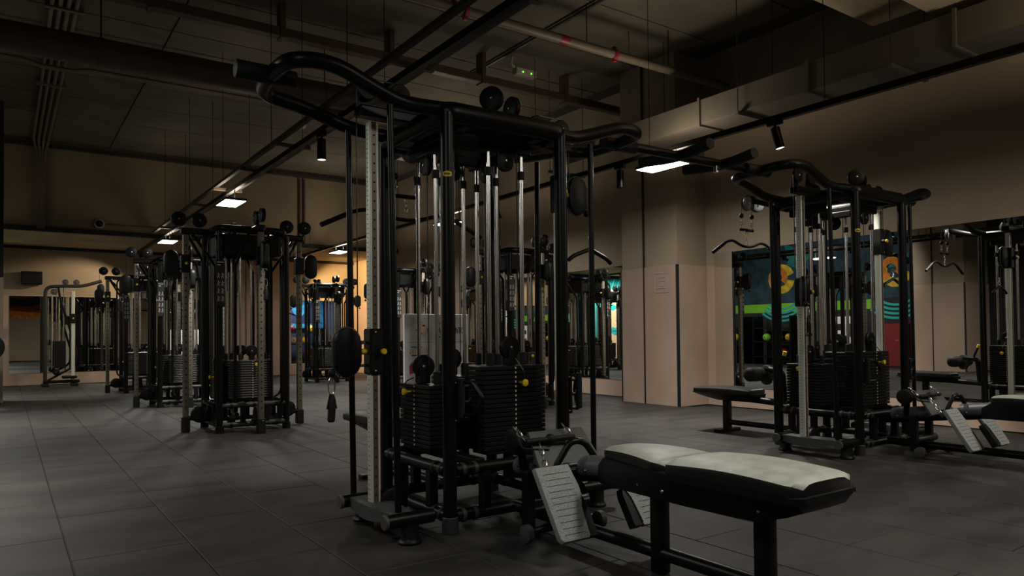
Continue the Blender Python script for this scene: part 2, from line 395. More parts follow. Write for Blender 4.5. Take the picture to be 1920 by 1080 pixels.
def track_spot(x, y, target, label, lit=True, watts=None, col=(1, 0.93, 0.82)):
    t = thing('track_spotlight', label, 'spotlight', (x, y, 0), group='track spotlights')
    d = (Vector(target)-Vector((x, y, 3.0))).normalized(); p0 = Vector((0, 0, 3.14)); p1 = p0+d*0.22
    bx(-0.025, 0.025, -0.08, 0.08, 3.165, 3.199).build('adaptor', 'black', t)
    MB().cyl((0, 0, 3.17), (0, 0, 3.10), 0.012, 8).build('stem', 'black', t)
    MB().lathe(p0, d, [(0.02, -0.01), (0.046, 0.0), (0.046, 0.21), (0.043, 0.22), (0.043, 0.21)], 20).build('barrel', 'black', t)
    MB().cyl(p0+d*0.205, p0+d*0.214, 0.042, 20).build('lens', 'spotface' if lit else 'offface', t)
    if lit: spot('spot_light', Vector((x, y, 0))+p0+d*0.235, target, watts or SPOT_W, col, 84, 0.5)
    return t
track_spot(2.72, 7.35, (2.72, 7.3, 0), 'black track spotlight hanging left of the large cable station', watts=130)
track_spot(6.42, 4.45, (6.85, 3.95, 0.0), 'lit black track spotlight over the station by the mirror', watts=190)
track_spot(6.42, 6.72, (6.42, 6.72, 0), 'unlit black track spotlight in front of the beige column', lit=False)
track_spot(6.42, 9.6, (7.6, 9.9, 0.2), 'small track spotlight beyond the beige column')
track_spot(6.42, 18.6, (8.4, 19.9, 1.9), 'warm track spotlight turned to the far right corner', watts=560, col=(1.0, 0.68, 0.30))
track_spot(2.72, 18.9, (1.4, 20.4, 1.6), 'warm track spotlight turned to the back wall', watts=110, col=(1.0, 0.80, 0.52))
track_spot(-0.98, 18.9, (-2.1, 20.4, 1.8), 'track spotlight lighting the painted face', watts=420, col=(1.0, 0.97, 0.92))
for y in (11.0, 13.0, 15.0):
    track_spot(-0.98, y-0.7, (XL, y-0.2, 2.6), ['track spotlight on the left rail lighting the swirl mural', 'middle track spotlight lighting the swirl mural', 'far track spotlight lighting the swirl mural'][int((y-11)/2)], watts=55, col=(1, 0.96, 0.9))

# ------------------------------------------------------------------ gym machine parts
def wheel(c, axis, r, t=0.03, m='satin', hub=True, parent=None, name='pulley'):
    a = Vector(axis).normalized(); c = Vector(c)
    prof = [(r*0.3, -t/2-0.004), (r*0.55, -t/2), (r*0.92, -t/2), (r, -t/2+0.004), (r*0.93, -t*0.12), (r*0.93, t*0.12), (r, t/2-0.004), (r*0.92, t/2), (r*0.55, t/2), (r*0.3, t/2+0.004)]
    o = MB().lathe(c, a, prof, 24).build(name, m, parent)
    if hub:
        MB().lathe(c, a, [(0.004, -t/2-0.012), (0.009, -t/2-0.010), (0.009, t/2+0.010), (0.004, t/2+0.012)], 10).build('axle_bolt', 'steel', o)
    return o

plate_cache = {}
def stack(root, u0, u1, v0, v1, ztop, face, zbot=0.385, rods=None, singles=True, pin=0.1, pulley=True):
    """weight stack filling a footprint; face: which side carries the pin holes"""
    n = int(round((ztop-zbot)/0.0268)); hgt = (ztop-zbot)/n; du, dv = u1-u0, v1-v0; cu, cv = (u0+u1)/2, (v0+v1)/2
    st = MB().box((cu, cv, zbot-0.012), (du*0.9, dv*0.9, 0.022), bev=0.004).build('weight_stack', 'satin', root)
    if singles:
        key = (round(du, 3), round(dv, 3), round(hgt, 4))
        if key not in plate_cache:
            plate_cache[key] = MB().box((0, 0, 0), (du, dv, hgt-0.0045), bev=0.003).mesh('weight_plate', 'plate')
        for k in range(n): link('weight_plate', plate_cache[key], st, (cu, cv, zbot+hgt*(k+0.5)))
    else:
        mb = MB()
        for k in range(n): mb.box((cu, cv, zbot+hgt*(k+0.5)), (du, dv, hgt-0.006), bev=0.006)
        mb.box((cu, cv, (zbot+ztop)/2), (du*0.9, dv*0.9, ztop-zbot-0.01))
        tag(mb.build('weight_plates', 'towerplate', st), kind='stuff')
    f = {'-Y': (cu, v0-0.001, (1, 0, 0)), '-X': (u0-0.001, cv, (0, 1, 0)), '+Y': (cu, v1+0.001, (1, 0, 0)), '+X': (u1+0.001, cv, (0, 1, 0))}[face]
    out = {'-Y': Vector((0, -1, 0)), '-X': Vector((-1, 0, 0)), '+Y': Vector((0, 1, 0)), '+X': Vector((1, 0, 0))}[face]
    mb = MB()
    for k in range(n):
        mb.box((f[0], f[1], zbot+hgt*(k+0.5)), (0.009 if f[2][0] else 0.004, 0.009 if f[2][1] else 0.004, 0.011))
    tag(mb.build('plate_numbers', 'mark', st), kind='stuff')
    # selector pin
    pz = ztop-pin; p = Vector((f[0], f[1], pz))+Vector(f[2])*0.03
    pn = MB().lathe(p, out, [(0.006, 0), (0.007, 0.03), (0.014, 0.036), (0.020, 0.05), (0.021, 0.058), (0.012, 0.062)], 14).build('selector_pin', 'yellow', root)
    MB().tube(fil([p+out*0.04, p+out*0.05+Vector((0, 0, 0.06)), Vector((f[0], f[1], ztop+0.04))], 0.04, 6), 0.004, 6).build('lanyard', 'cable', pn)
    # guide rods, collars, cable, stack pulley
    ax = Vector(f[2])
    for s_ in (-1, 1):
        q = Vector((cu, cv, 0))+ax*s_*(rods or 0.115)
        rd = MB().cyl(q+Vector((0, 0, zbot-0.02)), q+Vector((0, 0, 2.16)), 0.0125, 14).build('guide_rod', 'chrome', root)
        MB().cyl(q+Vector((0, 0, ztop)), q+Vector((0, 0, ztop+0.075)), 0.024, 14, bev=0.004).build('rod_collar', 'rubber', rd)
        MB().cyl(q+Vector((0, 0, 2.00)), q+Vector((0, 0, 2.05)), 0.022, 14, bev=0.003).build('rod_stop', 'rubber', rd)
    if pulley:
        c = Vector((cu, cv, ztop+0.105))+out*0.03
        wheel(c, out if face != '-X' else Vector((-0.35, -1, 0)), 0.068, 0.032, parent=root, name='stack_pulley')
        MB().box((c.x, c.y, ztop+0.05), (0.05 if ax.x else 0.07, 0.05 if ax.y else 0.07, 0.1), bev=0.006).build('pulley_yoke', 'satin', root)
        for s_ in (-1, 1):
            q = c+ax*s_*0.066; q.z = 0
            MB().cyl(q+Vector((0, 0, ztop+0.11)), q+Vector((0, 0, 2.16)), 0.0035, 6).build('cable', 'cable', root)
        wheel((cu, cv, 2.10), out, 0.062, 0.03, parent=root, name='header_pulley')
    L = 0.36
    MB().box((cu, cv, 2.175), (L if ax.x else 0.06, L if ax.y else 0.06, 0.06), bev=0.008).build('stack_header', 'satin', root)
    return st

def frame(root, h=0.39, zt=2.262, feet='dgrey', low=(0.33, 0.088)):
    for (a, b_) in ((-1, -1), (1, -1), (1, 1), (-1, 1)):
        p = MB().cyl((a*h, b_*h, 0.0), (a*h, b_*h, zt-0.01), 0.037, 24).build('corner_post', 'black', root)
        MB().lathe((a*h, b_*h, 0), (0, 0, 1), [(0.044, 0), (0.046, 0.01), (0.043, 0.085), (0.039, 0.09)], 24).build('post_foot', feet, p)
    c = h+0.0
    MB().tube(fil([(-c, -c, zt), (c, -c, zt), (c, c, zt), (-c, c, zt)], 0.055, 8, True), [(0.048, 0.056)]*(4*9), 16, True).build('top_frame', 'black', root)
    for z in low:
        for k in range(4):
            a = k*math.pi/2; q = Matrix.Rotation(a, 3, 'Z')
            t = MB().cyl(q @ Vector((-h+0.03, -h, z)), q @ Vector((h-0.03, -h, z)), 0.034, 18).build('lower_rail', 'black', root)
            for x in (-h+0.075, -h+0.15, h-0.15, h-0.075):
                MB().cyl(q @ Vector((x-0.012, -h, z)), q @ Vector((x+0.012, -h, z)), 0.038, 18, bev=0.003).build('rail_collar', 'dgrey', t)
    for k in range(4):
        q = Matrix.Rotation(k*math.pi/2, 3, 'Z')
        for x in (-0.17, 0.19):
            p = q @ Vector((x, -h, (low[0]+low[1])/2))
            MB().box(p, (0.055, 0.055, low[0]-low[1]), bev=0.006).build('spacer_post', 'satin', root)
    # inner cross members carrying the stacks
    for s_ in (-1, 1):
        MB().box((s_*0.2, 0, 0.355), (0.07, 0.78, 0.045), bev=0.005).build('stack_bearer', 'satin', root)
        MB().box((s_*0.24, 0, 2.225), (0.06, 0.76, 0.05), bev=0.005).build('top_member', 'satin', root)
        MB().box((0, s_*0.24, 2.225), (0.76, 0.06, 0.05), bev=0.005).build('top_member', 'satin', root)

def pole(root, p, s, z0=0.135, z1=2.24, wx=0.055, wy=0.058, holes_on='Y', ruler=True, m='alu'):
    """aluminium pulley column with a ruler on its outer face and peg holes on the side"""
    x, y = p
    o = MB().box((x, y, (z0+z1)/2), (wx, wy, z1-z0), bev=0.008, seg=3).build('pulley_column', m, root)
    mb = MB()
    for sgn in (-1, 1): mb.box((x+0.002*s, y+sgn*(wy/2), (z0+z1)/2), (wx*0.52, 0.003, z1-z0-0.01))
    mb.build('brown_reflection', 'alu_brown', o)  # brown reflection painted as a strip on the column sides
    mb = MB(); n = int((z1-z0)/0.052)
    for k in range(n):
        z = z0+0.05+k*0.052
        for sgn in (-1, 1): mb.cyl((x+0.002*s, y+sgn*(wy/2-0.002), z), (x+0.002*s, y+sgn*(wy/2+0.0025), z), 0.006, 8)
    tag(mb.build('peg_holes', 'hole', o), kind='stuff')
    if ruler:
        mb = MB()
        for k in range(n):
            z = z0+0.03+k*0.052
            mb.box((x+s*(wx/2), y+0.004, z), (0.002, 0.026, 0.0025)); mb.box((x+s*(wx/2), y, z+0.026), (0.002, 0.006, 0.008))
        tag(mb.build('ruler_marks', 'tick', o), kind='stuff')
    return o

def carriage(root, p, s, z, axis='x', hsz=(0.15, 0.26), hdir=None):
    """sliding pulley carriage on a column; s = outward sign along axis. returns the cable end"""
    x, y = p
    A = Vector((s, 0, 0)) if axis == 'x' else Vector((0, s, 0)); B = Vector((0, 1, 0)) if axis == 'x' else Vector((1, 0, 0))
    A0, B0 = A, B
    if hdir: A = Vector((hdir[0], hdir[1], 0)).normalized(); B = Vector((0, 0, 1)).cross(A) * (-1 if s < 0 else 1)
    c = Vector((x, y, z))
    d = (0.078, 0.095, 0.25)
    car = MB().box(c, d, bev=0.008).build('carriage', 'satin', root)
    for dz in (-0.105, 0.105):
        MB().sph(c+A*0.01-B*0.052+Vector((0, 0, dz)), 0.007, 8).build('carriage_bolt', 'steel', car)
    kn = MB().lathe(c-A*0.02-B*0.05+Vector((0, 0, 0.0)), -B, [(0.02, 0), (0.02, 0.03), (0.015, 0.034)], 16).build('locking_knob', 'satin', car)
    MB().lathe(c-A*0.02-B*0.086, -B, [(0.016, 0), (0.017, 0.012), (0.013, 0.018)], 16).build('knob_cap', 'yellow', kn)
    MB().tube([c+A*0.04, c+A*0.075, c+A*0.09], [0.014, 0.017, 0.013], 12).build('lever', 'yellow', car)
    hc = c+A*0.155
    hs = MB().prism(stadium(*hsz), hc, A if axis == 'x' else A, (0, 0, 1), 0.055, 0.012, 2).build('pulley_housing', 'satin', root)
    rim = [hc+A*a*1.02+Vector((0, 0, 1))*b_*1.02 for a, b_ in stadium(*hsz)]
    MB().tube(rim, 0.006, 6, True).build('housing_rim', 'mgrey', hs)
    for dz in (0.05, -0.075):
        MB().tube([c+A*0.03+Vector((0, 0, dz)), hc+Vector((0, 0, dz))], 0.008, 8).build('housing_arm', 'black', car)
    MB().box(hc-A*0.085+Vector((0, 0, 0.05)), (0.035, 0.03, 0.02)).build('housing_clip', 'mgrey', hs)
    e = hc+A*0.085+Vector((0, 0, -hsz[1]/2+0.02))
    MB().sph(e, 0.019, 12, (1, 1, 1.2)).build('cable_stop', 'rubber', root)
    MB().cyl(c-A0*0.01+B0*0.034+Vector((0, 0, 0.12)), Vector((x, y, 2.36))-A0*0.01+B0*0.034, 0.0035, 6).build('cable', 'cable', root)
    return e

def chain(mb, a, b, link_r=0.013, wire=0.004):
    a, b = Vector(a), Vector(b); d = b-a; n = max(1, int(d.length/(link_r*2.4))); t = d.normalized()
    s1 = t.orthogonal().normalized(); s2 = t.cross(s1)
    for k in range(n):
        c = a+d*((k+0.5)/n); q = s1 if k % 2 == 0 else s2
        mb.tube([c+t*link_r*1.5*math.cos(w_)+q*link_r*0.8*math.sin(w_) for w_ in [2*math.pi*i/10 for i in range(10)]], wire, 6, True)
    return mb

# ---- hand attachments (each hangs from a machine, a thing of its own)
def lat_bar(c, length, label, rz=0.0):
    t = thing('lat_bar', label, 'handle', c, rz, 'lat pulldown bars'); L = length/2
    MB().tube(fil([(-L, 0, -0.12), (-L*0.62, 0, 0.0), (-L*0.42, 0, 0.022), (-0.08, 0, -0.035), (0.08, 0, -0.035), (L*0.42, 0, 0.022), (L*0.62, 0, 0.0), (L, 0, -0.12)], 0.08, 5), 0.0145, 12).build('bar', 'black', t)
    for s_ in (-1, 1):
        a, b_ = Vector((s_*L*0.66, 0, -0.015)), Vector((s_*L, 0, -0.122))
        g = MB().tube([a, b_], 0.0175, 12).build('grip', 'rubber', t); mb = MB()
        for k in range(12): mb.cyl(a.lerp(b_, k/12+0.02), a.lerp(b_, k/12+0.045), 0.0185, 10)
        tag(mb.build('grip_knurl', 'satin', g), kind='stuff')
    chain(MB(), (0, 0, -0.02), (0, 0, 0.13)).build('chain', 'steel', t)
    MB().tube([(-0.10, 0, 0.14), (0.10, 0, 0.14)], 0.016, 10).build('spreader', 'black', t)
    for s_ in (-1, 1):
        chain(MB(), (s_*0.085, 0, 0.15), (s_*0.085, 0, 0.26)).build('chain', 'steel', t)
        MB().sph((s_*0.085, 0, 0.285), 0.024, 10, (1, 1, 1.1)).build('cable_stop', 'rubber', t)
        MB().cyl((s_*0.085, 0, 0.29), (s_*0.085, 0, 0.42), 0.003, 6).build('cable', 'cable', t)
    return t
def d_handle(c, label, rz=0.0, size=1.0):
    t = thing('stirrup_handle', label, 'handle', c, rz, 'stirrup handles'); k = size
    MB().tube(fil([(-0.075*k, 0, -0.17*k), (-0.075*k, 0, -0.07*k), (-0.03*k, 0, -0.012*k), (0.03*k, 0, -0.012*k), (0.075*k, 0, -0.07*k), (0.075*k, 0, -0.17*k)], 0.02, 4), 0.009, 8).build('stirrup', 'black', t)
    MB().cyl((-0.08*k, 0, -0.17*k), (0.08*k, 0, -0.17*k), 0.016, 12, bev=0.003).build('grip', 'rubber', t)
    chain(MB(), (0, 0, -0.012), (0, 0, 0.06)).build('carabiner', 'steel', t)
    return t
def strap_handle(c, label, rz=0.0):
    t = thing('strap_handle', label, 'handle', c, rz, 'strap handles')
    MB().tube([(0.03*math.cos(a)*0.6, 0, -0.05+0.045*math.sin(a)) for a in [2*math.pi*i/12 for i in range(12)]], 0.004, 6, True).build('carabiner', 'steel', t)
    MB().prism([(-0.012, 0), (0.012, 0), (0.03, -0.08), (-0.03, -0.08)], (0, 0, -0.09), (1, 0, 0), (0, 0, 1), 0.006).build('strap', 'rubber', t)
    MB().lathe((-0.004, 0, -0.24), (0.06, 0, 1), [(0.014, 0), (0.02, 0.008), (0.021, 0.11), (0.012, 0.14), (0.006, 0.15)], 14).build('grip', 'rubber', t)
    return t
def v_bar(c, label, rz=0.0):
    t = thing('curved_pull_bar', label, 'handle', c, rz, 'angled pull bars')
    MB().tube(fil([(-0.19, 0, -0.085), (-0.15, 0, -0.055), (0, 0, 0.0), (0.15, 0, -0.06), (0.19, 0, -0.09)], 0.03, 4), 0.0145, 10).build('bar', 'black', t)
    chain(MB(), (0, 0, 0.01), (0, 0, 0.10)).build('carabiner', 'steel', t)
    return t

# ------------------------------------------------------------------ big four-station machine
def cable_column_station(root, s, cz, v=-0.05, hdir=None):
    x = s*0.672
    for (dv, nm) in ((-0.30, 'near'), (0.28, 'far')):
        t = MB().cyl((s*0.78, v+dv-0.08, 0.125), (s*0.52, v+dv-0.08, 0.125), 0.036, 20).build('base_tube', 'black', root)
        MB().cyl((s*0.795, v+dv-0.08, 0.125), (s*0.775, v+dv-0.08, 0.125), 0.039, 20, bev=0.004).build('end_cap', 'mgrey', t)
        ft = MB().lathe((s*0.645, v+dv-0.07, 0), (0, 0, 1), [(0.058, 0), (0.06, 0.012), (0.052, 0.02), (0.047, 0.03), (0.047, 0.1)], 22).build('foot', 'satin', root)
        top = Vector((s*0.70, v+dv*0.97+0.0, 2.255))
        MB().tube([(s*0.68, v+dv-0.01, 0.14), top], 0.0175, 14).build('upright', 'black', root)
    # dished base plate between the tubes
    rings = []
    for k in range(11):
        t = k/10; y = v-0.345+0.60*t; sag = 0.045*math.sin(math.pi*t); wd = 0.062+0.02*math.sin(math.pi*t)
        rings.append([(x-wd, y, 0.150), (x+wd, y, 0.150), (x+wd, y, 0.118-sag), (x-wd, y, 0.118-sag)])
    MB().loft([[Vector(p) for p in r_] for r_ in rings]).build('base_plate', 'mgrey', root)
    pole(root, (x, v), s)
    wheel((s*0.57, v-0.02, 0.13), (0, 1, 0), 0.085, 0.04, parent=root, name='floor_pulley')
    e = carriage(root, (x, v), s, cz, hdir=hdir)
    # pull-up loop
    z0, z1 = 2.285, 2.40
    near, far = v-0.27, v+0.33
    L = [(s*0.37, near-0.03, z0), (s*0.60, near+0.03, z0+0.005), (s*0.78, near+0.02, z0+0.06), (s*1.00, near+0.0, z1+0.02), (s*1.20, near+0.03, z1+0.01), (s*1.225, v+0.03, z1), (s*1.19, far-0.02, z1-0.01), (s*0.95, far+0.03, z1-0.02), (s*0.62, far+0.05, z0+0.01), (s*0.37, far+0.04, z0)]
    MB().tube(fil(L, [0.1, 0.12, 0.14, 0.14, 0.13, 0.12, 0.13, 0.14, 0.14, 0.1], 7), 0.040, 18).build('pull_up_loop', 'black', root)
    g = MB().lathe((s*1.09, v+0.02, z1), (s, 0, 0), [(0.03, 0), (0.041, 0.004), (0.041, 0.12), (0.047, 0.125), (0.047, 0.30), (0.043, 0.306), (0.03, 0.31)], 22).build('pull_up_grip', 'rubber', root)
    # head pulleys over the column
    for xx in (0.70, 0.50):
        wheel((s*xx, v-0.0, 2.42), (0, 1, 0), 0.062, 0.03, parent=root, name='head_pulley')
        MB().prism([(-0.055, -0.12), (0.055, -0.12), (0.03, 0.03), (-0.03, 0.03)], (s*xx, v+0.026, 2.40), (1, 0, 0), (0, 0, 1), 0.008).build('pulley_bracket', 'satin', root)
    MB().box((s*0.55, v, 2.29), (0.42, 0.09, 0.06), bev=0.01).build('head_beam', 'black', root)
    MB().cyl((s*0.70, v, 2.482), (s*0.50, v, 2.482), 0.0035, 6).build('cable', 'chrome', root)
    MB().cyl((s*0.763, v, 2.42), (s*0.763, v, cz+0.1), 0.0035, 6).build('cable', 'cable', root)
    return e

def pad(root, name, outline_w, y0, y1, z, thick, m='vinyl', taper=(1, 1), crown=0.018, x=0.0, parent=None):
    """upholstered pad: width profile along y, crowned top"""
    rings = []; n = 28
    ys = [y0+(y1-y0)*k/n for k in range(n+1)]
    for k, y in enumerate(ys):
        t = k/n; w0 = outline_w*(taper[0]+(taper[1]-taper[0])*t)/2
        d_ = min(t, 1-t)*abs(y1-y0); q_ = max(0.0, 1-d_/0.055); wv = w0*(1-0.24*(1-math.sqrt(max(0.0, 1-q_*q_)))) if q_ > 0 else w0
        zt = z + crown*math.sin(math.pi*t)*0.6 - (0.012*(1-math.sqrt(max(0.0, 1-max(0.0, 1-d_/0.03)**2))))
        ring = []
        for a in range(9):
            q = -1+2*a/8; ring.append(Vector((x+wv*q*(0.995), y, zt-crown*0.8*abs(q)**6)))
        ring.append(Vector((x+wv*1.02, y, zt-thick*0.55))); ring.append(Vector((x+wv*0.985, y, z-thick))); ring.append(Vector((x-wv*0.985, y, z-thick))); ring.append(Vector((x-wv*1.02, y, zt-thick*0.55)))
        rings.append(ring)
    me = MB().loft(rings).mesh(name, m)
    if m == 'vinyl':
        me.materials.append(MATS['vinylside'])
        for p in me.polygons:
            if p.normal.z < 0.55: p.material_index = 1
    return link(name, me, parent or root)

def row_station(root):
    xc = 0.03
    # rail from the machine to the bench, grey cover on it
    MB().tube([(xc, -0.36, 0.285), (xc, -0.60, 0.315), (xc, -1.25, 0.40)], [(0.05, 0.045)]*3, 16).build('row_rail', 'black', root)
    for (a, b_) in ((-0.47, -0.80), (-1.02, -1.30)):
        za, zb = 0.30+(-a-0.36)*0.13, 0.30+(-b_-0.36)*0.13
        cv_ = MB().tube([(xc, a, za+0.012), (xc, b_, zb+0.012)], [(0.068, 0.055), (0.068, 0.055)], 20).build('rail_cover', 'cover', root)
        for y in (a-0.06, b_+0.05): MB().sph((xc-0.067, y, za+(zb-za)*(y-a)/(b_-a)+0.0), 0.006, 8).build('cover_bolt', 'steel', cv_)
    # sloping backing panel
    pz = MB().prism([(-0.17, 0), (0.25, 0), (0.21, 0.235), (-0.15, 0.235)], (xc, -0.86, 0.355), (1, 0, 0), Vector((0, 0.58, 0.80)), 0.02, 0.004).build('backing_panel', 'panelgrey', root)
    MB().lathe((xc-0.22, -0.66, 0.50), (1, 0, 0), [(0.05, 0), (0.062, 0.006), (0.062, 0.05), (0.05, 0.056)], 22).build('roller_end', 'rubber', root)
    MB().cyl((xc-0.2, -0.66, 0.50), (xc+0.2, -0.66, 0.50), 0.022, 12).build('roller_axle', 'satin', root)
    MB().tube([(xc-0.15, -0.66, 0.50), (xc-0.10, -0.62, 0.34)], 0.022, 10).build('roller_arm', 'satin', root)
    # legs under the rail
    for (x, y) in ((-0.10, -0.70), (0.24, -0.66)):
        MB().box((x, y, 0.19), (0.055, 0.055, 0.30), bev=0.006).build('rail_leg', 'satin', root)
    MB().cyl((-0.12, -0.68, 0.125), (0.33, -0.66, 0.125), 0.034, 16).build('cross_tube', 'black', root)
    MB().cyl((-0.14, -0.76, 0.045), (0.32, -0.72, 0.045), 0.02, 12).build('wheel_axle', 'satin', root)
    for x in (-0.19, 0.30):
        wl = MB().lathe((x, -0.78, 0.047), (1, 0, 0), [(0.03, 0), (0.045, 0.005), (0.045, 0.035), (0.03, 0.04)], 20).build('transport_wheel', 'mgrey', root)
    # foot plates
    up_ = Vector((0, 0.53, 0.85)).normalized()
    for s_, xx in ((-1, -0.21), (1, 0.27)):
        o = Vector((xx, -1.125, 0.275))
        out = [(-0.105, 0.175), (0.095, 0.175), (0.112, 0.06), (0.108, 0.01), (0.085, -0.01), (0.072, -0.04), (0.075, -0.17), (0.065, -0.185), (-0.085, -0.185), (-0.10, -0.165)]
        if s_ > 0: out = [(-a, b_) for a, b_ in out][::-1]
        fp = MB().prism(out, o, (1, 0, 0), up_, 0.035, 0.008, 2).build('foot_plate', 'tread', root)
        nz = Vector((1, 0, 0)).cross(up_)
        mb = MB(); rotm = Matrix((Vector((1, 0, 0)), up_, nz)).transposed().to_4x4()
        for k in range(11):
            q = o+up_*(0.135-k*0.029)+nz*0.0172; mb.box(q-Vector((s_*-0.012 if k > 5 else 0, 0, 0)), (0.15 if k <= 5 else 0.12, 0.0025, 0.002), rotm)
        tag(mb.build('tread_groove', 'hole', fp), kind='stuff')
        hb = [(0.066, -0.18), (0.122, -0.18), (0.122, -0.02), (0.110, 0.015), (0.085, 0.0), (0.066, -0.03)]
        if s_ > 0: hb = [(-a, b_) for a, b_ in hb][::-1]
        MB().prism(hb, o-nz*0.014, (1, 0, 0), up_, 0.05, 0.004).build('heel_block', 'rubber', fp)
        MB().cyl(o-nz*0.02+up_*0.08, Vector((xc, -0.92, 0.33)), 0.02, 10).build('foot_plate_arm', 'black', fp)
    # bench: two pads on a deep shell
    zt = 0.545
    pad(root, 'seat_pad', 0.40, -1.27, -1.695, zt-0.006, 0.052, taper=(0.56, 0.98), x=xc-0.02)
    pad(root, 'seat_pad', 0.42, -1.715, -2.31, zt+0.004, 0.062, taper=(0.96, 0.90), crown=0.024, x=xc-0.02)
    rings = []
    for (y, wt, wb, zb) in ((-1.20, 0.07, 0.06, 0.355), (-1.30, 0.13, 0.09, 0.358), (-1.70, 0.195, 0.135, 0.366), (-1.80, 0.205, 0.14, 0.367), (-2.12, 0.207, 0.14, 0.372), (-2.24, 0.20, 0.125, 0.41), (-2.30, 0.19, 0.13, 0.44), (-2.325, 0.155, 0.12, 0.468)):
        zt2 = zt-0.052
        if y > -1.25: zt2 = 0.44
        rings.append([Vector((xc-0.02-wt, y, zt2)), Vector((xc-0.02+wt, y, zt2)), Vector((xc-0.02+wt*1.0, y, zt2-0.02)), Vector((xc-0.02+wb*1.22, y, (zt2+zb)/2-0.0)), Vector((xc-0.02+wb, y, zb)), Vector((xc-0.02-wb, y, zb)), Vector((xc-0.02-wb*1.22, y, (zt2+zb)/2-0.0)), Vector((xc-0.02-wt, y, zt2-0.02))])
    sh = MB().loft(rings).build('bench_shell', 'satin', root)
    for y, z in ((-1.52, 0.42), (-1.68, 0.42), (-1.80, 0.425), (-2.14, 0.43)):
        MB().lathe((xc-0.165 if y < -1.6 else xc-0.14, y, z-0.012), (-1, 0, 0.25), [(0.009, 0), (0.009, 0.012), (0.004, 0.016)], 10).build('shell_bolt', 'steel', sh)
    for y in (-1.50, -2.04):
        MB().box((xc, y, 0.19), (0.06, 0.072, 0.38), bev=0.012, seg=2).build('bench_leg', 'black', root)
        if y < -1.9: MB().box((xc, y, 0.02), (0.40, 0.09, 0.04), bev=0.01).build('floor_bar', 'black', root)
    MB().tube([(xc, -0.40, 0.09), (xc, -2.03, 0.09)], 0.032, 14).build('bench_base_rail', 'black', root)

def lat_station(root):
    xc = 0.0
    MB().tube([(xc, 0.38, 0.33), (xc, 0.95, 0.36)], 0.034, 14).build('seat_rail', 'black', root)
    MB().tube([(xc, 0.38, 0.10), (xc, 1.32, 0.10)], 0.028, 14).build('seat_base_rail', 'black', root)
    MB().box((xc, 1.30, 0.19), (0.075, 0.075, 0.38), bev=0.01).build('seat_leg', 'black', root)
    MB().box((xc, 1.30, 0.015), (0.36, 0.08, 0.03), bev=0.008).build('floor_bar', 'black', root)
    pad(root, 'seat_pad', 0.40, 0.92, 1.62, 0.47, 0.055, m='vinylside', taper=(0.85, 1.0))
    rings = []
    for (y, wt, wb, zb) in ((0.88, 0.10, 0.05, 0.33), (1.0, 0.17, 0.07, 0.335), (1.35, 0.19, 0.08, 0.335), (1.5, 0.19, 0.09, 0.36), (1.63, 0.18, 0.12, 0.395)):
        rings.append([Vector((xc-wt, y, 0.418)), Vector((xc+wt, y, 0.418)), Vector((xc+wb, y, zb)), Vector((xc-wb, y, zb))])
    MB().loft(rings).build('seat_shell', 'satin', root)
    # thigh rollers on a post
    MB().tube(fil([(xc, 0.60, 0.36), (xc, 0.62, 0.66), (xc, 0.80, 0.68)], 0.06, 5), 0.032, 14).build('roller_post', 'black', root)
    MB().prism(stadium(0.12, 0.2), (xc, 0.80, 0.62), (0, 1, 0), (0, 0, 1), 0.05, 0.008).build('roller_bracket', 'dgrey', root)
    MB().tube([(xc+0.02, 0.66, 0.70), (xc+0.02, 0.60, 0.84)], 0.014, 10).build('roller_lever', 'satin', root)
    MB().cyl((xc+0.02, 0.607, 0.82), (xc+0.02, 0.596, 0.86), 0.02, 10).build('lever_tip', 'yellow', root)
    for s_ in (-1, 1):
        MB().lathe((xc+s_*0.03, 0.84, 0.63), (s_, 0, 0), [(0.05, 0), (0.07, 0.02), (0.074, 0.1), (0.07, 0.2), (0.05, 0.22), (0.03, 0.225)], 22).build('thigh_roller', 'rubber', root)
    # boom and its two pulleys
    MB().tube(fil([(xc, 0.34, 2.30), (xc, 0.66, 2.34), (xc, 0.95, 2.44)], 0.1, 5), 0.040, 16).build('lat_boom', 'black', root)
    MB().box((xc, 0.95, 2.45), (0.20, 0.045, 0.045), bev=0.01).build('boom_head', 'satin', root)
    for s_ in (-1, 1):
        wheel((xc+s_*0.078, 0.94, 2.385), (0.25+0.15*s_, 1, 0), 0.074, 0.04, 'cover', parent=root, name='boom_pulley')

def accessory_rack(root, x, y, s=1):
    pl = MB().box((x+0.04*s, y-0.01, 0.70), (0.014, 0.05, 0.235), bev=0.004).build('accessory_bracket', 'satin', root)
    for dz in (-0.085, 0.0, 0.085):
        MB().tube(fil([(x+0.03*s, y-0.01, 0.70+dz), (x+0.11*s, y-0.01, 0.70+dz-0.008), (x+0.128*s, y-0.01, 0.70+dz+0.014)], 0.02, 4), 0.010, 8).build('peg', 'satin', pl)
    for dz in (-0.1, 0.1): MB().sph((x+0.02*s, y-0.036, 0.70+dz), 0.006, 8).build('bracket_bolt', 'steel', pl)

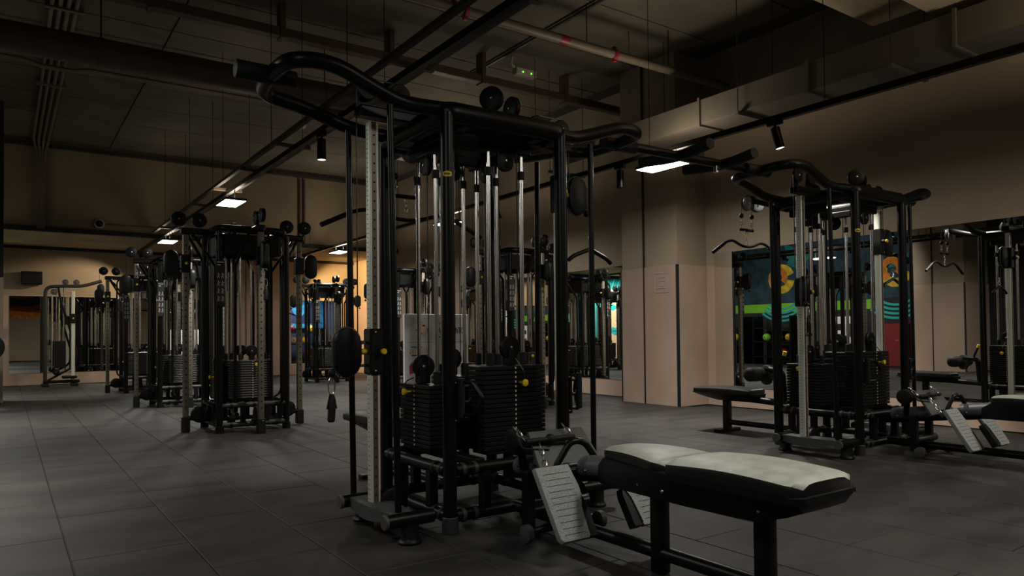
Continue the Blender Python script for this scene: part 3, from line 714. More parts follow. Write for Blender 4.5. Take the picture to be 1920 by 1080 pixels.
def badge(root, x, y, z, r):
    mb = MB(); n = 10
    for (rr, zz) in ((r+0.0015, 0.0),):
        pts = []
        for k in range(n+1):
            a = R(240-38+76*k/n); hh = 0.010+0.005*math.sin(math.pi*k/n)
            pts.append((x+rr*math.cos(a), y+rr*math.sin(a), hh))
        for k in range(n):
            A, B = pts[k], pts[k+1]
            mb.bm.faces.new([mb.bm.verts.new((A[0], A[1], z-A[2])), mb.bm.verts.new((B[0], B[1], z-B[2])), mb.bm.verts.new((B[0], B[1], z+B[2])), mb.bm.verts.new((A[0], A[1], z+A[2]))])
    mb.build('maker_badge', 'yellow', root)
    mb = MB()
    for k in range(5):
        a = R(240-20+9.5*k); mb.box((x+(r+0.002)*math.cos(a), y+(r+0.002)*math.sin(a), z), (0.004, 0.004, 0.009), a)
    tag(mb.build('badge_lettering', 'ink', root), kind='stuff')

def big_station(loc, label, cz_left, cz_right, hdir=None):
    root = thing('cable_station', label, 'gym machine', loc, 0, 'four-station machines with benches')
    frame(root)
    stack(root, -0.09, 0.35, -0.27, -0.09, 0.873, '-Y', rods=0.12)
    stack(root, -0.31, -0.12, -0.02, 0.36, 0.762, '-X', rods=0.115, pin=0.045)
    stack(root, 0.13, 0.31, -0.03, 0.36, 0.86, '+X', rods=0.115)
    stack(root, -0.10, 0.11, 0.12, 0.34, 0.80, '+Y', rods=0.08)
    for c, ax in (((0.06, -0.15, 2.475), (0.72, 0.69, 0)), ((0.27, -0.06, 2.475), (1, 0.05, 0)), ((0.0, 0.25, 2.40), (1, 0.1, 0))):
        wheel(c, ax, 0.074, 0.034, parent=root, name='top_pulley')
        MB().box((c[0], c[1], 2.34), (0.04, 0.04, 0.2), bev=0.006).build('top_yoke', 'satin', root)
    eL = cable_column_station(root, -1, cz_left, hdir=hdir); eR = cable_column_station(root, 1, cz_right, v=-0.02)
    row_station(root); lat_station(root)
    accessory_rack(root, 0.39, -0.39); accessory_rack(root, -0.39, -0.39, 1)
    badge(root, -0.39, -0.39, 1.915, 0.037)
    return root, Vector(loc)+eL, Vector(loc)+eR

C1 = (2.33, 3.75, 0); C2 = (6.35, 3.75, 0)
m1, eL1, eR1 = big_station(C1, 'large black four-station cable machine in the foreground with a low row bench', 0.97, 1.985)
m2, eL2, eR2 = big_station(C2, 'black four-station cable machine beside the wall mirror on the right', 1.40, 1.93, hdir=(-0.72, -0.62))
# bridge with pull-up grips between the two machines
br = thing('bridge_beam', 'black overhead beam with cross grips joining the two large machines', 'pull-up beam', (4.34, 3.74, 0))
MB().tube([(-0.74, 0, 2.40), (0.76, 0, 2.40)], 0.034, 16).build('beam', 'black', br)
for dx in (-0.16, 0.35):
    g = MB().tube(fil([(dx-0.03, 0.36, 2.42), (dx, 0.1, 2.40), (dx, -0.1, 2.40), (dx-0.03, -0.33, 2.42)], 0.08, 5), 0.041, 16).build('cross_grip', 'rubber', br)
MB().cyl((0.25, -0.02, 2.32), (0.25, -0.02, 2.37), 0.02, 12).build('eye_bolt', 'steel', br)

# attachments
strap_handle(eL1+Vector((0, 0, -0.02)), 'black strap handle dangling from the foreground machine on its left')
v_bar(eR1+Vector((0.03, 0, -0.24)), 'angled black pull bar hanging on the far side of the foreground machine')
lat_bar((2.45, 4.86, 1.955), 1.32, 'wide black lat bar hanging behind the foreground machine')
lat_bar((6.35, 4.76, 1.985), 1.08, 'wide black lat bar hanging left of the machine by the mirror')
d_handle(eL2+Vector((0.02, -0.01, -0.09)), 'black stirrup handle hanging from the silver column by the mirror', R(40))
v_bar(eR2+Vector((0.03, 0, -0.24)), 'angled pull bar hanging between the right machine and the mirror')
def hex_handle(c, label, rz):
    t = thing('stirrup_handle', label, 'handle', c, rz, 'stirrup handles')
    MB().tube(fil([(0, 0, 0.09), (0.07, 0, 0.085), (0.13, 0, 0.0), (0.07, 0, -0.085), (0.0, 0, -0.09)], 0.02, 4), 0.012, 8).build('stirrup', 'black', t)
    MB().cyl((0, 0, -0.105), (0, 0, 0.105), 0.019, 12, bev=0.003).build('grip', 'rubber', t)
    return t
hex_handle((2.33+0.50, 3.342, 0.715), 'hexagonal stirrup handle on the peg of the right post of the foreground machine', R(62))
hex_handle((6.35-0.35, 3.30, 0.72), 'hexagonal stirrup handle on the front post of the machine by the mirror', R(-25))
hex_handle((2.33-0.35, 3.30, 0.72), 'hexagonal stirrup handle on the front post of the foreground machine', R(-60))
def row_handles(loc, where):
    t = thing('row_handle', 'thick triangular row handle resting above the foot plates of the %s' % where, 'handle', loc, 0, 'triangular row handles')
    MB().tube(fil([(-0.11, 0.03, -0.03), (-0.02, 0.0, 0.115), (0.05, -0.02, 0.11), (0.13, -0.03, 0.0), (0.08, -0.02, -0.035)], 0.05, 5, True), 0.0165, 12, True).build('loop', 'black', t)
    MB().cyl((-0.03, 0.0, 0.0), (0.10, -0.025, 0.005), 0.007, 8).build('cross_rod', 'steel', t)
    MB().tube([(-0.11, 0.03, -0.03), (-0.15, 0.05, -0.06)], 0.02, 10).build('neck', 'satin', t)
    chain(MB(), (-0.13, 0.05, -0.03), (-0.09, 0.16, 0.09)).build('chain', 'steel', t)
    b = thing('straight_bar', 'straight bar handle with chains on the backing panel of the %s' % where, 'handle', (loc[0], loc[1], loc[2]), 0, 'straight bar handles')
    MB().cyl((-0.13, 0.22, 0.095), (0.16, 0.19, 0.10), 0.015, 12).build('bar', 'rubber', b)
    MB().sph((0.015, 0.205, 0.10), 0.027, 12).build('swivel', 'rubber', b)
    for x, y in ((-0.13, 0.22), (0.16, 0.19)): chain(MB(), (x, y, 0.095), (x-0.03, y+0.07, 0.165), 0.012, 0.004).build('chain', 'steel', b)
    MB().tube(fil([(-0.16, 0.29, 0.16), (-0.15, 0.22, 0.06), (0.0, 0.20, 0.045)], 0.02, 4), 0.006, 6).build('strap', 'rubber', b)
row_handles((2.33-0.04, 3.75-1.0, 0.415), 'foreground machine')
row_handles((6.35-0.04, 3.75-1.0, 0.415), 'machine by the mirror')

# ------------------------------------------------------------------ cable towers in two rows
def tower_proto():
    root = thing('cable_tower', 'tower', 'gym machine', (0, 0, 0), 0, 'four-sided cable towers')
    h = 0.37
    for (a, b_) in ((-1, -1), (1, -1), (1, 1), (-1, 1)):
        p = MB().cyl((a*h, b_*h, 0), (a*h, b_*h, 2.24), 0.036, 18).build('corner_post', 'black', root)
        MB().lathe((a*h, b_*h, 0), (0, 0, 1), [(0.046, 0), (0.046, 0.07), (0.038, 0.075)], 18).build('post_foot', 'satin', p)
    MB().tube(fil([(-h, -h, 2.285), (h, -h, 2.285), (h, h, 2.285), (-h, h, 2.285)], 0.14, 6, True), 0.042, 12, True).build('top_frame', 'black', root)
    for k in range(4):
        q = Matrix.Rotation(k*math.pi/2, 3, 'Z')
        MB().box(q @ Vector((0, -h+0.05, 2.12)), ((0.62, 0.03, 0.22) if k % 2 == 0 else (0.03, 0.62, 0.22)), bev=0.006).build('head_cover', 'satin', root)
        for z in (0.30, 0.085):
            t = MB().cyl(q @ Vector((-h, -h, z)), q @ Vector((h, -h, z)), 0.030, 14).build('lower_rail', 'dgrey', root)
            for x in (-0.25, 0.0, 0.25): MB().cyl(q @ Vector((x-0.015, -h, z)), q @ Vector((x+0.015, -h, z)), 0.034, 14).build('rail_collar', 'satin', t)
        for x in (-0.12, 0.14): MB().box(q @ Vector((x, -h, 0.19)), (0.05, 0.05, 0.2)).build('spacer_post', 'satin', root)
        # arm, column, carriage on each side
        c = q @ Vector((0, -0.65, 0))
        MB().box(q @ Vector((0, -0.52, 2.27)), ((0.10, 0.36, 0.07) if k % 2 == 0 else (0.36, 0.10, 0.07)), bev=0.012).build('head_arm', 'black', root)
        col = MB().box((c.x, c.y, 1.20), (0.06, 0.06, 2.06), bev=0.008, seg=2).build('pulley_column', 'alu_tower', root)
        mb = MB()
        for i in range(26):
            z = 0.28+i*0.073
            for d in ((1, 0), (0, 1)): mb.cyl((c.x-d[0]*0.031, c.y-d[1]*0.031, z), (c.x+d[0]*0.031, c.y+d[1]*0.031, z), 0.010, 8)
        tag(mb.build('peg_holes', 'hole', col), kind='stuff')
        ft = MB().box((c.x, c.y, 0.085), (0.085, 0.085, 0.17), bev=0.008).build('column_foot', 'rubber', root)
        MB().sph(q @ Vector((0.01, -0.695, 0.14)), 0.007, 8).build('foot_bolt', 'steel', ft)
        MB().tube([q @ Vector((0, -0.63, 0.16)), q @ Vector((0, -0.36, 0.12))], 0.028, 10).build('floor_arm', 'black', root)
        wheel(q @ Vector((0, -0.50, 0.19)), q @ Vector((1, 0, 0)), 0.095, 0.05, parent=root, name='floor_pulley', hub=False)
        for yy in (-0.72, -0.50): wheel(q @ Vector((0.0, yy, 2.405)), q @ Vector((1, 0, 0)), 0.080, 0.045, parent=root, name='head_pulley')
        cz = (1.96, 1.93, 1.98, 1.9)[k]
        car = MB().box((c.x, c.y, cz), (0.10, 0.10, 0.20), bev=0.008).build('carriage', 'satin', root)
        MB().sph(q @ Vector((0.06, -0.65, cz)), 0.018, 8).build('locking_knob', 'yellow', car)
        hc = q @ Vector((0.0, -0.80, cz))
        MB().prism(stadium(0.15, 0.30, 8), hc, q @ Vector((0, -1, 0)), (0, 0, 1), 0.075, 0.02, 2).build('pulley_housing', 'satin', root)
        MB().tube([q @ Vector((0, -0.66, cz-0.06)), hc+Vector((0, 0, -0.06))], 0.012, 8).build('housing_arm', 'black', car)
        MB().cyl(q @ Vector((0, -0.79, 2.40)), q @ Vector((0, -0.79, cz+0.1)), 0.003, 6).build('cable', 'cable', root)
        MB().sph(hc+(q @ Vector((0, -0.05, -0.17))), 0.02, 10).build('cable_stop', 'rubber', root)
        # side guard tubes and struts
        for s_ in (-1, 1):
            MB().tube([q @ Vector((s_*0.10, -0.60, 2.24)), q @ Vector((s_*0.20, -h, 1.86)), q @ Vector((s_*0.20, -h, 0.32))], 0.017, 10).build('strut', 'black', root)
        MB().tube(fil([q @ Vector((0.30, -0.40, 2.24)), q @ Vector((0.30, -0.52, 2.20)), q @ Vector((0.30, -0.52, 0.36)), q @ Vector((0.30, -0.38, 0.30))], 0.08, 5), 0.015, 10).build('guard_tube', 'black', root)
    stack(root, -0.22, 0.24, -0.30, -0.12, 0.80, '-Y', 0.36, singles=False, pin=0.05)
    stack(root, -0.31, -0.13, -0.08, 0.28, 0.80, '-X', 0.36, singles=False, pin=0.2)
    stack(root, 0.13, 0.31, -0.08, 0.28, 0.80, '+X', 0.36, singles=False)
    stack(root, -0.11, 0.11, 0.0, 0.30, 0.80, '+Y', 0.36, singles=False)
    # exercise placard on the front post
    pl = MB().box((-h, -h-0.045, 1.66), (0.095, 0.012, 0.52), bev=0.004).build('exercise_placard', 'ink', root); mb = MB()
    for r_ in range(4):
        for c_ in range(2):
            x, z = -h-0.022+0.044*c_, 1.75-0.085*r_
            mb.box((x, -h-0.0525, z+0.02), (0.010, 0.002, 0.010)); mb.box((x, -h-0.0525, z), (0.006, 0.002, 0.028)); mb.box((x-0.008, -h-0.0525, z-0.022), (0.005, 0.002, 0.024)); mb.box((x+0.008, -h-0.0525, z-0.022), (0.005, 0.002, 0.024)); mb.box((x+0.012, -h-0.0525, z+0.006), (0.016, 0.002, 0.004))
    mb.box((-h, -h-0.0525, 1.895), (0.07, 0.002, 0.008)); mb.box((-h-0.015, -h-0.0525, 1.865), (0.03, 0.002, 0.012))
    tag(mb.build('exercise_figures', 'mark', pl), kind='stuff')
    return root
tw = tower_proto()
spots = [((2.31, 8.80), 'cable tower nearest the camera in the left row', 0), ((2.31, 12.55), 'cable tower in the middle of the left row', 0), ((2.29, 16.25), 'cable tower farthest back in the left row', 0),
         ((6.30, 8.88), 'cable tower of the right row standing beside the beige column', 0), ((6.30, 12.50), 'cable tower of the right row behind the white poster board', 0), ((6.30, 16.75), 'cable tower of the right row standing before the added blue alcove', 0)]
for k, ((x, y), lab, rz) in enumerate(spots):
    o = tw if k == 0 else dup(tw)
    o.location = (x, y, 0); o['label'] = 'black ' + lab
for (c, lab, f_) in (((1.46, 8.80, 1.72), 'black stirrup handle on the left side of the nearest left tower', strap_handle), ((2.31, 7.95, 1.70), 'black strap handle on the front of the nearest left tower', strap_handle), ((3.16, 8.8, 1.74), 'black strap handle on the right side of the nearest left tower', strap_handle),
                     ((1.46, 12.55, 1.72), 'strap handle on the left side of the middle left tower', strap_handle), ((5.45, 8.88, 1.72), 'strap handle on the tower beside the beige column', strap_handle), ((6.3, 11.65, 1.7), 'strap handle on the tower behind the white poster board', strap_handle), ((5.42, 16.75, 1.62), 'angled pull bar on the tower before the added blue alcove', v_bar)):
    o = f_(c, lab)

# small end machine by the back mirror
em = thing('pulley_machine', 'slim black pulley machine with curved frame by the back wall mirror', 'gym machine', (1.0, 19.55, 0))
MB().tube(fil([(-0.27, 0, 0.02), (-0.27, 0, 2.27), (0.15, 0, 2.30), (0.45, 0, 2.30), (0.85, 0, 2.44)], 0.16, 7), 0.038, 14).build('arched_frame', 'dgrey', em)
MB().tube(fil([(-0.02, 0, 2.28), (0.02, 0.02, 2.0), (0.36, 0.05, 0.75), (0.32, 0.05, 0.45), (-0.24, 0, 0.12)], 0.12, 6), 0.025, 12).build('brace', 'satin', em)
MB().box((0.27, 0, 1.13), (0.075, 0.075, 2.1), bev=0.01).build('pulley_column', 'alu', em)
MB().box((0.27, 0, 1.55), (0.12, 0.12, 0.22), bev=0.01).build('carriage', 'satin', em)
MB().sph((0.27, -0.07, 1.55), 0.02, 8).build('locking_knob', 'yellow', em)
MB().box((0.05, 0, 0.10), (0.72, 0.10, 0.07), bev=0.015).build('base_beam', 'satin', em)
for x in (-0.27, 0.3): MB().box((x, 0, 0.03), (0.14, 0.5, 0.06), bev=0.01).build('floor_foot', 'rubber', em)
MB().box((0.02, 0.10, 0.72), (0.22, 0.18, 0.62), bev=0.01).build('weight_stack', 'plate', em)
for x in (-0.05, 0.09): MB().cyl((x, 0.10, 0.4), (x, 0.10, 2.26), 0.013, 10).build('guide_rod', 'chrome', em)
for x in (0.12, 0.34): wheel((x, 0, 2.39), (0, 1, 0), 0.065, 0.03, 'mgrey', parent=em, name='head_pulley')
wheel((-0.10, 0, 2.16), (0, 1, 0), 0.07, 0.03, 'mgrey', parent=em, name='inner_pulley'); wheel((-0.06, -0.03, 0.32), (0, 1, 0), 0.07, 0.03, parent=em, name='floor_pulley')
MB().cyl((-0.14, 0, 0.4), (-0.14, 0, 2.16), 0.012, 8).build('guide_rod', 'chrome', em)
MB().prism(stadium(0.15, 0.30, 8), (0.83, -0.02, 2.22), (1, 0, 0), (0, 0, 1), 0.08, 0.02).build('pulley_housing', 'satin', em)
MB().box((0.20, 0, 0.20), (0.30, 0.30, 0.06), bev=0.02).build('base_cover', 'satin', em)
# machine cut by the left edge of the frame
le = thing('plate_machine', 'black machine frame with a round end disc at the left edge', 'gym machine', (-0.27, 14.2, 0))
MB().tube(fil([(0.1, 0, 0.03), (0.10, 0, 0.9), (-0.4, 0, 1.3), (-0.9, 0, 1.3), (-0.9, 0, 0.03)], 0.15, 5), 0.035, 12).build('arched_frame', 'black', le)
MB().lathe((0.05, -0.1, 0.95), (0.3, -1, 0), [(0.10, 0), (0.2, 0.01), (0.21, 0.03), (0.2, 0.05), (0.1, 0.06)], 24).build('end_disc', 'rubber', le)
MB().box((-0.4, 0, 0.04), (1.2, 0.12, 0.07), bev=0.012).build('base_beam', 'black', le)
MB().box((-0.5, 0.0, 0.5), (0.4, 0.3, 0.7), bev=0.02).build('weight_stack', 'plate', le)

# ------------------------------------------------------------------ ceiling services
t = thing('square_duct', 'long square sheet-metal air duct under the right of the ceiling', 'air duct', (7.215, 5.0, 0))
n = 8
for k in range(n):
    y0 = -9.3+1.45*k; MB().box((0, y0+0.725, 3.75), (0.57, 1.44, 0.30), bev=0.002).build('duct_section', 'duct', t)
    fl_ = bx(-0.31, 0.31, y0-0.015, y0+0.015, 3.575, 3.925).build('flange', 'duct', t)
for k in range(6):
    y0 = -5.0+1.75*k; bx(-0.36, 0.36, y0-0.022, y0+0.022, 3.555, 3.597).build('support_channel', 'duct', t)
    for x in (-0.335, 0.335): MB().cyl((x, y0, 3.58), (x, y0, ZC), 0.005, 6).build('hanger_rod', 'dgrey', t)
g = bx(-0.305, -0.287, 2.75, 3.4, 3.62, 3.88).build('grille_frame', 'duct', t)
for k in range(8): bx(-0.315, -0.30, 2.78, 3.37, 3.635+0.03*k, 3.648+0.03*k).build('grille_slat', 'steel', g)
# round duct at upper left
t = thing('round_duct', 'thick round duct crossing the ceiling at the upper left', 'duct', (0, 9.6, 4.4))
MB().cyl((XL+0.05, 0, 0), (4.9, 0, 0), 0.17, 28).build('pipe_body', 'brownpipe', t)
for x in (-2.0, 0.9, 3.6):
    MB().cyl((x-0.03, 0, 0), (x+0.03, 0, 0), 0.176, 28).build('joint_band', 'brownpipe', t); MB().cyl((x, 0, 0.16), (x, 0, ZC-4.4), 0.008, 6).build('hanger_rod', 'black', t)
# reddish brown channel
t = thing('ceiling_channel', 'reddish brown channel beam crossing below the ceiling', 'ceiling beam', (4.3, 8.78, 4.72))
bx(-6.0, 4.9, -0.07, 0.07, 0.0, 0.11, 0.01).build('channel', 'brownpipe', t)
for x in (-3.0, -1.55, -0.1, 1.35, 2.9): bx(x-0.03, x+0.03, -0.085, 0.085, -0.02, ZC-4.72).build('hanger_strap', 'brownpipe', t)
# sprinkler pipe
t = thing('sprinkler_pipe', 'beige sprinkler pipe with red couplings crossing the ceiling', 'pipe', (0, 6.68, 4.6))
MB().cyl((2.2, 0, 0), (8.5, 0, 0), 0.055, 18).build('pipe_run', 'pipe', t)
MB().cyl((5.42, 0, 0), (5.55, 0, 0), 0.058, 18).build('red_band', 'red', t)
for x in (3.95, 4.10, 6.31):
    c = MB().cyl((x-0.03, 0, 0), (x+0.03, 0, 0), 0.075, 16, bev=0.01).build('coupling', 'red', t)
    for z in (0.08, -0.08): MB().box((x, 0.0, z), (0.05, 0.05, 0.04), bev=0.008).build('coupling_lug', 'red', c)
for x in (3.0, 5.85, 7.3): MB().cyl((x, 0, 0.05), (x, 0, ZC-4.6), 0.006, 6).build('hanger_rod', 'black', t)
# conduit bundle along the ceiling, down the bulkhead
t = thing('conduit_bundle', 'bundle of thin conduits along the ceiling and down the bulkhead', 'conduit', (0.57, 0, 0))
for k in range(4):
    x = -0.13+0.085*k
    MB().tube(fil([(x, 4.0, ZC-0.05), (x, 17.36, ZC-0.05), (x*0.4, 17.40, ZC-0.35), (x*0.4, 17.40, 3.32)], 0.15, 5), 0.024, 8).build('conduit', 'pipe', t)
for y in (7.2, 10.2, 13.4): bx(-0.2, 0.2, y, y+0.06, ZC-0.09, ZC-0.02).build('conduit_clip', 'pipe', t)
t = thing('cable_pipe', 'thin dark pipe running across the ceiling in front of the bulkhead', 'pipe', (0, 12.3, ZC-0.10))
MB().tube([(XL+0.1, 0, 0), (0.2, 0, 0.0), (0.4, 0, -0.05), (0.8, 0, -0.05), (1.0, 0, 0), (8.4, 0, 0)], 0.035, 8).build('pipe_run', 'pipe', t)
t = thing('cable_pipe', 'thin dark pipe across the ceiling over the middle towers', 'pipe', (0, 11.0, ZC-0.14)); MB().cyl((XL+0.1, 0, 0), (8.4, 0, 0), 0.02, 8).build('pipe_run', 'brownpipe', t)
t = thing('cable_pipe', 'thin cable pipe slanting away over the emergency light', 'pipe', (5.9, 0, ZC-0.05)); MB().cyl((0, 3.9, 0), (0, 9.6, 0), 0.022, 8).build('pipe_run', 'dgrey', t)
t = thing('corner_conduit', 'pair of thin conduits down the bulkhead near the middle', 'conduit', (5.95, 17.44, 0))
for x in (-0.05, 0.06): MB().cyl((x, 0, 3.35), (x, 0, ZC-0.2), 0.025, 8).build('conduit', 'brownpipe', t)
# emergency light
t = thing('emergency_light', 'small white emergency light box with two green lamps', 'emergency light', (6.28, 8.57, 4.93))
MB().box((0, 0, 0), (0.36, 0.12, 0.11), bev=0.012).build('box', 'emlight', t)
for x in (-0.07, 0.08): MB().sph((x, -0.06, -0.01), 0.014, 8).build('green_lamp', 'led', t)
MB().tube(fil([(-0.17, 0, 0.05), (-0.24, 0, 0.09), (-0.22, 0, 0.2)], 0.03, 4), 0.016, 8).build('bracket', 'emlight', t)
# ceiling cassette
t = thing('air_cassette', 'pale square air unit hanging from the ceiling behind the foreground machine', 'air conditioner', (6.75, 11.75, 4.40))
MB().box((0, 0, 0.18), (1.2, 1.1, 0.30), bev=0.02).build('body', 'concretedark', t); MB().box((0, 0, 0.015), (1.4, 1.3, 0.03), bev=0.01).build('fascia', 'acwhite', t)
MB().box((0, 0, -0.002), (0.7, 0.7, 0.02), bev=0.005).build('intake_grille', 'mgrey', t)
for x, y in ((-0.6, -0.5), (0.6, -0.5), (0.6, 0.5), (-0.6, 0.5)): MB().cyl((x, y, 0.3), (x, y, ZC-4.4), 0.006, 6).build('hanger_rod', 'black', t)
# smoke detector, dome camera, loudspeaker
t = thing('smoke_detector', 'small white round smoke detector on the ceiling', 'smoke detector', (4.62, 13.5, ZC-0.06)); MB().lathe((0, 0, 0), (0, 0, 1), [(0.03, -0.05), (0.06, -0.03), (0.07, 0), (0.07, 0.055)], 16).build('base', 'acwhite', t)
t = thing('dome_camera', 'white dome camera on the bulkhead at the left', 'camera', (1.61, 17.48, 3.50))
MB().lathe((0, 0, 0), (0, -1, 0), [(0.10, 0), (0.10, 0.04), (0.085, 0.05)], 18).build('base', 'acwhite', t); MB().sph((0, -0.05, 0), 0.07, 12).build('dome', 'satin', t)
MB().cyl((0.12, -0.01, -0.01), (1.9, -0.01, -0.01), 0.02, 8).build('conduit', 'pipe', t)
t = thing('loudspeaker', 'black loudspeaker mounted high on the back wall', 'loudspeaker', (0.49, 20.36, 2.52))
MB().box((0, 0, 0), (0.42, 0.22, 0.30), bev=0.015).build('cabinet', 'satin', t); MB().prism([(-0.19, -0.13), (0.19, -0.13), (0.19, 0.13), (-0.19, 0.13)], (0, -0.112, 0), (1, 0, 0), (0, 0, 1), 0.006).build('front_mesh', 'rubber', t)
MB().box((0, 0.11, 0), (0.06, 0.06, 0.12)).build('wall_bracket', 'satin', t)

# ------------------------------------------------------------------ notices, murals, alcove
# framed pictogram on the column
t = thing('wall_sign', 'thin framed pictogram sign on the beige column', 'sign', (cx0-0.006, 7.43, 1.80))
zf, yf = 0.145, 0.125
for (y0, y1, z0, z1) in ((-yf, yf, zf-0.008, zf), (-yf, yf, -zf, -zf+0.008), (-yf, -yf+0.008, -zf, zf), (yf-0.008, yf, -zf, zf)): bx(-0.001, 0.003, y0, y1, z0, z1).build('frame_line', 'signline', t)
for (y0, y1, z0, z1) in ((-0.06, 0.06, 0.075, 0.08), (-0.06, 0.06, 0.02, 0.025), (-0.06, -0.055, 0.02, 0.08), (0.055, 0.06, 0.02, 0.08)): bx(-0.001, 0.003, y0, y1, z0, z1).build('screen_line', 'signline', t)
for (wd, z) in ((0.10, -0.045), (0.17, -0.075)): bx(-0.001, 0.003, -wd/2, wd/2, z-0.006, z+0.006).build('caption_line', 'signline', t)

# white poster board
pb = thing('poster_board', 'white standing notice board with a drawn face behind the foreground machine', 'notice board', (5.716, 10.3, 0)); pb.scale = (0.92, 0.92, 0.97)
bx(-0.635, 0.635, -0.03, 0.03, 0.04, 1.45, 0.004).build('board', 'posterwhite', pb)
for x in (-0.45, 0.45): bx(x-0.04, x+0.04, -0.25, 0.25, 0, 0.04).build('foot', 'white', pb)
bx(-0.54, 0.53, -0.034, -0.03, 1.02, 1.39).build('heading_panel', 'postergrey', pb)
bx(-0.54, 0.53, -0.035, -0.03, 0.985, 0.99).build('divider', 'mgrey', pb)
def P2(pts, m, nm, off, par=None):
    return MB().prism(pts, (0, -off, 0), (1, 0, 0), (0, 0, 1), 0.003).build(nm, m, par or pb)
fx, fz = -0.31, 1.20
P2([(fx-0.06, fz+0.10), (fx+0.02, fz+0.12), (fx+0.10, fz+0.04), (fx+0.12, fz-0.03), (fx+0.02, fz-0.13), (fx-0.05, fz-0.11), (fx-0.07, fz-0.03)], 'skin', 'drawn_face', 0.037)
P2([(fx-0.08, fz+0.17), (fx-0.045, fz+0.10), (fx+0.04, fz+0.13), (fx-0.03, fz+0.12)], 'ink', 'drawn_hair', 0.038)
P2([(fx+0.0, fz+0.06), (fx+0.05, fz+0.075), (fx+0.08, fz+0.05), (fx+0.04, fz+0.045)], 'ink', 'drawn_eye', 0.040)
P2([(fx-0.13, fz-0.01), (fx-0.06, fz+0.0), (fx-0.07, fz-0.04)], 'ink', 'drawn_ear', 0.039)
P2([(fx-0.03, fz-0.065), (fx+0.03, fz-0.06), (fx, fz-0.085)], 'crimson', 'drawn_lips', 0.040)
P2([(fx+0.10, fz+0.04), (fx+0.14, fz-0.02), (fx+0.02, fz-0.14), (fx+0.12, fz-0.03)], 'ink', 'drawn_jaw', 0.039)
ROT = (R(90), 0, 0)
text('heading_word', 'Los', 0.10, 'ink', pb, (-0.05, -0.036, 1.27), ROT); text('heading_number', '10', 0.14, 'green', pb, (0.14, -0.036, 1.27), ROT)
text('heading_word', 'MANDAMIENTOS', 0.155, 'ink', pb, (-0.05, -0.036, 1.125), ROT, 0.52); bx(-0.05, 0.17, -0.037, -0.034, 1.06, 1.085).build('subtitle_bar', 'green', pb)
bx(-0.52, -0.30, -0.034, -0.03, 0.90, 0.92).build('caption_line', 'azure', pb)
text('notice_word', 'LA TOALLA...', 0.13, 'amber', pb, (-0.54, -0.032, 0.80), ROT, 0.52); bx(-0.50, -0.18, -0.034, -0.03, 0.765, 0.78).build('caption_line', 'ink', pb)
text('notice_word', 'BUEN', 0.14, 'azure', pb, (0.08, -0.032, 0.80), ROT, 0.6); bx(0.09, 0.3, -0.034, -0.03, 0.77, 0.78).build('caption_line', 'crimson', pb)
text('notice_word', 'ESTO', 0.17, 'green', pb, (0.10, -0.032, 0.50), ROT, 0.6); text('notice_word', 'TAPP', 0.17, 'green', pb, (0.10, -0.032, 0.34), ROT, 0.6)
P2([(-0.55, 0.60), (-0.50, 0.66), (-0.42, 0.66), (-0.36, 0.60), (-0.38, 0.52), (-0.54, 0.46)], 'pink', 'drawn_hair', 0.033); P2([(-0.45, 0.58), (-0.38, 0.59), (-0.36, 0.50), (-0.45, 0.47)], 'skin', 'drawn_cheek', 0.035)

# back-wall painted face (seen in the mirror beyond the column)
fm = thing('face_mural', 'painted mural of a face with teal hair and lips on the back wall', 'mural', (-2.1, YB-0.02, 0))
def P3(pts, m, nm, off): return MB().prism(pts, (0, -off, 0), (1, 0, 0), (0, 0, 1), 0.004).build(nm, m, fm)
P3([(-2.1, 0.05), (1.95, 0.05), (1.95, 3.22), (-2.1, 3.22)], 'teal', 'background', 0.0)
P3([(-0.9, 3.0), (-0.4, 3.1), (0.35, 2.95), (0.62, 2.4), (0.55, 1.5), (0.15, 0.75), (0.3, 0.05), (-1.2, 0.05), (-1.2, 0.9), (-1.4, 2.3)], 'skin', 'face', 0.006)
P3([(-2.0, 3.2), (1.0, 3.2), (0.95, 2.75), (0.4, 2.85), (-0.2, 2.7), (-0.6, 2.85), (-1.3, 2.6), (-2.0, 2.7)], 'teal', 'hair', 0.010)
for k in range(7): P3([(-0.9+0.28*k, 3.18), (-0.84+0.28*k, 3.18), (-0.62+0.26*k, 2.80), (-0.66+0.26*k, 2.80)], 'tealbright', 'hair_strand', 0.014)
P3([(-0.20, 2.08), (0.08, 2.22), (0.34, 2.08), (0.08, 1.96)], 'tealbright', 'eye', 0.012); P3([(-0.25, 2.36), (0.15, 2.48), (0.45, 2.32), (0.12, 2.40)], 'skinshade', 'brow', 0.012)
P3([(-0.95, 2.08), (-0.70, 2.22), (-0.48, 2.08), (-0.70, 1.96)], 'tealbright', 'eye', 0.012); P3([(-0.40, 1.95), (-0.34, 1.5), (-0.06, 1.55), (-0.12, 1.65)], 'skinshade', 'nose', 0.012)
P3([(-0.42, 1.20), (-0.15, 1.34), (-0.02, 1.29), (0.10, 1.34), (0.32, 1.20), (0.0, 1.02), (-0.2, 1.02)], 'tealbright', 'lips', 0.012); P3([(0.50, 1.3), (0.85, 1.2), (0.95, 0.05), (0.35, 0.05), (0.16, 0.7)], 'teal', 'scarf', 0.014)
P3([(-0.42, 1.19), (0.0, 1.165), (0.32, 1.19), (0.0, 1.185)], 'ink', 'lip_line', 0.016); P3([(0.05, 0.85), (0.28, 0.55), (0.12, 0.30), (0.20, 0.55)], 'skinshade', 'neck_shade', 0.012)
P3([(1.0, 0.6), (1.5, 0.7), (1.4, 1.6), (1.1, 1.5)], 'lime', 'leaf', 0.012); P3([(1.15, 1.7), (1.6, 1.8), (1.5, 2.5), (1.2, 2.4)], 'gold', 'flower', 0.012)

